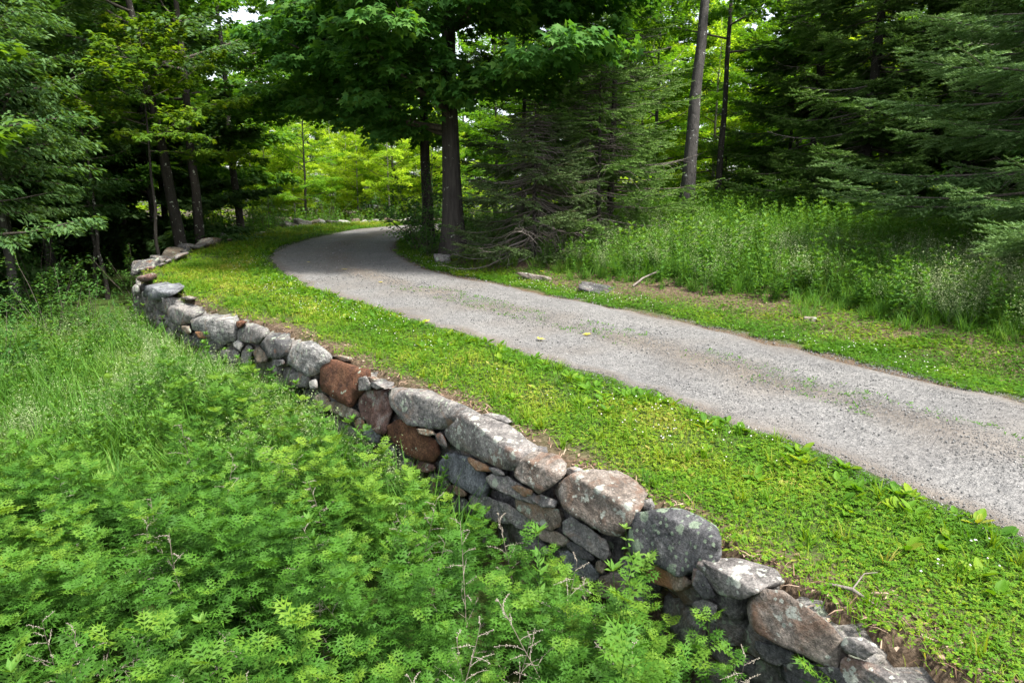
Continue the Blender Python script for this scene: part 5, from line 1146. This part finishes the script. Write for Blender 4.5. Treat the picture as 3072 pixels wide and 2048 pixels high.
# mugwort shoots that stand out against the stones
mk = [empty('mugwort_plant', (0, 0, 0)) for _ in range(3)]
for o, H in zip(mk, (.62, .74, .68)):
    g = Geo(); A = stem_plant(H, 20, .13, MUG, .42, .55, -.05, .25, 1.1, 8); from_arrays('leaves', A, M['mug'], o)
    g.tube([(0, 0, -.05), (.01, 0, H * .5), (0, .01, H * .97)], [.005, .004, .002], 4, .3); g.obj('stem', M['weed'], o)
gm = 'mugwort shoots standing out against the wall'
labs = ['mugwort shoot in front of the layered grey boulders near the bend', 'mugwort tuft below the pale layered boulder', 'mugwort shoot below the rusty squarish boulder', 'mugwort shoot in front of the dark rusty second-course boulder', 'mugwort shoot below the smooth blue grey boulder',
        'mugwort shoot left of the tan stones low in the wall', 'mugwort shoot against the low stones under the large tan slab', 'mugwort tuft beneath the large dark lichen boulder', 'tall mugwort tip in front of the orange stained slab', 'mugwort tip right of the orange stained slab', 'mugwort shoot below the slab with the cream lichen patch', 'mugwort shoot left of the mottled brown boulder']
spots = [(-4.28, 11.06), (-4.39, 10.18), (-2.01, 8.48), (-.99, 6.73), (-.35, 5.86), (.0, 5.17), (.39, 5.2), (.54, 4.68), (1.02, 4.4), (1.2, 4.15), (1.4, 3.8), (-1.93, 7.21)]
for i, ((x, y), lab) in enumerate(zip(spots, labs)):
    x, y = outside(x, y, .16); o = again(mk[i % 3], x, y, i * 1.7, rng.uniform(.85, 1.05)); tag(o, lab, 'plant', gm)
# last year's dry stalks with curled seed sprays
def stalk(seed, H):
    r = np.random.default_rng(seed); g = Geo(); gs = Geo()
    P = bez((0, 0, 0), (r.normal() * .15, r.normal() * .15, 1), H, 8, r, 0, .07); g.tube(P, np.linspace(.005, .002, 8), 4, .35)
    for u in np.linspace(.38, .98, 11):
        q = np.array([np.interp(u * 7, np.arange(8), P[:, k]) for k in range(3)]); az = r.uniform(0, 6.28); L = (1.15 - u) * .34 * r.uniform(.6, 1.2) + .04
        B = bez(q, (math.cos(az), math.sin(az), .75), L, 6, r, -.5, .18); g.tube(B, np.linspace(.0025, .0012, 6), 3, .6)
        n = int(10 + L * 60); v = r.uniform(.25, 1, n); pp = np.stack([np.interp(v * 5, np.arange(6), B[:, k]) for k in range(3)], 1) + r.normal(size=(n, 3)) * .004
        d, nn = rdir(n, rng.uniform(-.8, .8, n)); g.inst(OCT, pp, d, nn, r.uniform(.0028, .0055, n), r.uniform(.3, .9, n))
    return g.obj('dry_stalk', M['dry'])
st = [stalk(i, h) for i, h in enumerate((1.15, 1.0, 1.25, .95))]
gs_ = 'dry mugwort stalks from last year'
dead = [(-.8, 5.38), (.95, 3.7), (.08, 5.1), (1.2, 4.0), (1.5, 3.8), (-1.77, 7.04), (-2.22, 6.96), (-2.27, 5.35), (-2.49, 4.79), (-3.36, 5.59), (-2.95, 6.27), (-1.77, 4.76), (-.92, 4.46), (-.74, 3.76), (.43, 3.9), (.01, 3.92), (-.36, 3.68), (-2.71, 4.12), (-3.19, 4.28), (-1.52, 3.98), (.79, 3.62), (.6, 3.3), (-2.88, 3.69), (-2.67, 4.5), (-1.56, 5.45), (-1.38, 4.52), (-.1, 3.3), (.25, 3.1), (-.6, 3.1), (.4, 2.9), (-1.1, 3.0), (.75, 2.95), (-3.6, 7.4), (-4.4, 6.2), (-.3, 4.5), (.15, 4.4)]
r_ = np.random.default_rng(8)
while len(dead) < 62:
    x, y = r_.uniform(-4.5, 1.5), r_.uniform(2.2, 7.5)
    if abs(x) < .8 * y and poly_sd(np.array([x]), np.array([y]), WALL)[0] < -.15: dead.append((x, y))
for i, (x, y) in enumerate(dead):
    x, y = outside(x, y); o = again(st[i % 4], x, y, i * 2.1, rng.uniform(.8, 1.1), (rng.normal() * .16, rng.normal() * .16))
    tag(o, {0: 'dry brown stalk standing against the dark stones left of the striped pebble', 2: 'dry branching stalk in front of the long grey stones in mid wall', 4: 'dry stalk at the right, in front of the slab with the cream lichen patch'}.get(i, 'thin dry tan stalk with curled seed sprays rising from the green mugwort'), 'dry stalk', gs_)
# leafy green plant growing out of a joint of the wall
o = empty('leafy_plant', (.93, 4.72, -.30)); g = Geo()
for k in range(4):
    A = stem_plant(.26 + .05 * k, 9, .085, LEAF_O, .62, .4, .1, .2, 1.0, 6, .003); g.merge(A, np.array([[rng.normal() * .03, rng.normal() * .03, .02 * k]]), np.array([k * 1.6]), np.array([1.0]), 0, rng.normal(size=(1, 2)) * .2 + np.array([[-.15, -.25]]))
g.obj('leaves', M['weed'], o); g2_ = Geo(); g2_.tube([(.03, .05, -.02), (0, 0, .08), (-.04, -.07, .26)], [.004, .004, .002], 4, .4); g2_.obj('stem', M['weed'], o)
tag(o, 'bright green leafy plant rooted in the wall left of the dark lichen boulder', 'plant')
# milkweed on the bank
def milkweed(seed, H):
    r = np.random.default_rng(seed); o = empty('milkweed', (0, 0, 0)); g = Geo(); gs = Geo(); gs.tube([(0, 0, -.1), (.01, 0, H * .5), (0, .02, H)], [.009, .008, .005], 5, .55)
    for k in range(9):
        z = H * (.22 + .78 * k / 8); a0 = (k % 2) * PI / 2 + r.normal() * .15; L = .21 * (1 - .35 * (k / 8) ** 2) * r.uniform(.85, 1.1)
        for a in (a0, a0 + PI):
            t = .25 + .55 * (k / 8) ** 1.5 + r.normal() * .1; d = np.array([[math.cos(a) * math.cos(t), math.sin(a) * math.cos(t), math.sin(t)]]); nn = np.array([[-math.cos(a) * math.sin(t), -math.sin(a) * math.sin(t), math.cos(t)]])
            g.inst((LEAF_O[0] * [1, 1.15, 1.4], LEAF_O[1]), np.array([[0, 0, z]]), d, nn, np.array([L]), np.array([np.clip(.42 + .3 * k / 8 + r.normal() * .06, 0, 1)]))
    g.obj('leaves', M['weed'], o); gs.obj('stem', M['weed'], o); return o
mw = [milkweed(i, h) for i, h in enumerate((1.15, 1.0, 1.25))]
gmw = 'milkweed plants standing above the grass of the bank'
ml = ['milkweed at the left end of the row on the bank, close to the twiggy spruce', 'second milkweed of the close pair at the left end of the bank', 'tall milkweed in the middle of the bank below the grey trunk', 'milkweed just right of the tallest one below the grey trunk', 'lower milkweed at the front of the group below the grey trunk',
      'milkweed left of centre of the bank, at the right of the group', 'broad milkweed on the bank, right of the middle group', 'milkweed sprouting against the dark spruces, left of three', 'tall milkweed against the dark spruces, middle of three', 'milkweed against the dark spruces, nearest the blue-green boughs', 'small milkweed behind the middle group on the bank', 'milkweed in front of the dark spruces at the back of the bank']
for i, ((x, y), lab) in enumerate(zip([(2.75, 15.92), (2.95, 15.5), (3.77, 15.83), (4.14, 15.92), (4.16, 15.16), (5.01, 15.22), (5.58, 15.22), (7.51, 18.13), (8.82, 18.91), (10.22, 19.13), (4.86, 16.01), (7.35, 16.46)], ml)):
    tag(again(mw[i % 3], x, y, i * 1.3, rng.uniform(.9, 1.1)), lab, 'milkweed', gmw)
# yellow leaves on the drive, sticks
yl = None
ylab = ['yellow fallen leaf in the middle of the gravel drive', 'yellow leaf on the gravel at the grass edge', 'small yellowed leaf among the weeds of the drive crown', 'yellow leaf caught in the tall grass front', 'yellow leaf beside the bare soil left of the flat rock', 'yellow leaf on the shaded drive near the bend', 'yellow leaf at the verge of the shaded bend', 'yellow leaf on the shaded drive']
for i, ((x, y), lab) in enumerate(zip([(.41, 10.22), (-1.51, 11.5), (1.19, 10.57), (3.24, 16.6), (.72, 16.3), (-4.3, 17.5), (-5.6, 18.9), (-3.0, 15.5)], ylab)):
    V = MAPLE[0] * rng.uniform(.09, .13); V = V + np.array([0, 0, .0]) ; V[:, 2] = np.abs(V[:, 2]) * .8
    o = mesh_obj('fallen_leaf', V, MAPLE[1], M['yellow'], rng.random(len(V))); on = poly_sd(np.array([x]), np.array([y]), ROAD_R)[0] < 0
    o.location = (x, y, (float(base(y)) + .05) if on else hz(x, y) + .08); o.rotation_euler = (.1, .1, rng.uniform(0, 6)); tag(o, lab, 'leaf', 'yellow fallen leaves')
def stick(P, R, lab, mat='dead_twig'):
    g = Geo(); P = np.array(P, float); P[:, 2] += [hz(a, b) for a, b in P[:, :2]]; c = P[0].copy(); g.tube(P - c, R, 6)
    q = (P - c)[len(P) // 2]; g.tube([q, q + np.array([.12, .10, .05]), q + np.array([.22, .13, .04])], [R[0] * .6, R[0] * .4, .003], 5)
    o = g.obj('stick', M[mat], None, True); o.location = c; tag(o, lab, 'stick')
stick([(2.55, 14.35, .03), (2.8, 14.6, .10), (3.05, 14.75, .14), (3.35, 15.0, .10)], [.022, .022, .018, .012], 'crooked grey stick lying on the bare soil below the tall grass')
stick([(.35, 5.62, .16), (.5, 5.55, .10), (.66, 5.45, .0)], [.006, .009, .007], 'short bleached twig wedged beside the tan brown boulder')
stick([(2.02, 3.95, .03), (2.12, 3.86, .05), (2.2, 3.72, .03)], [.010, .012, .006], 'bleached forked stick on the litter behind the long brown boulder')
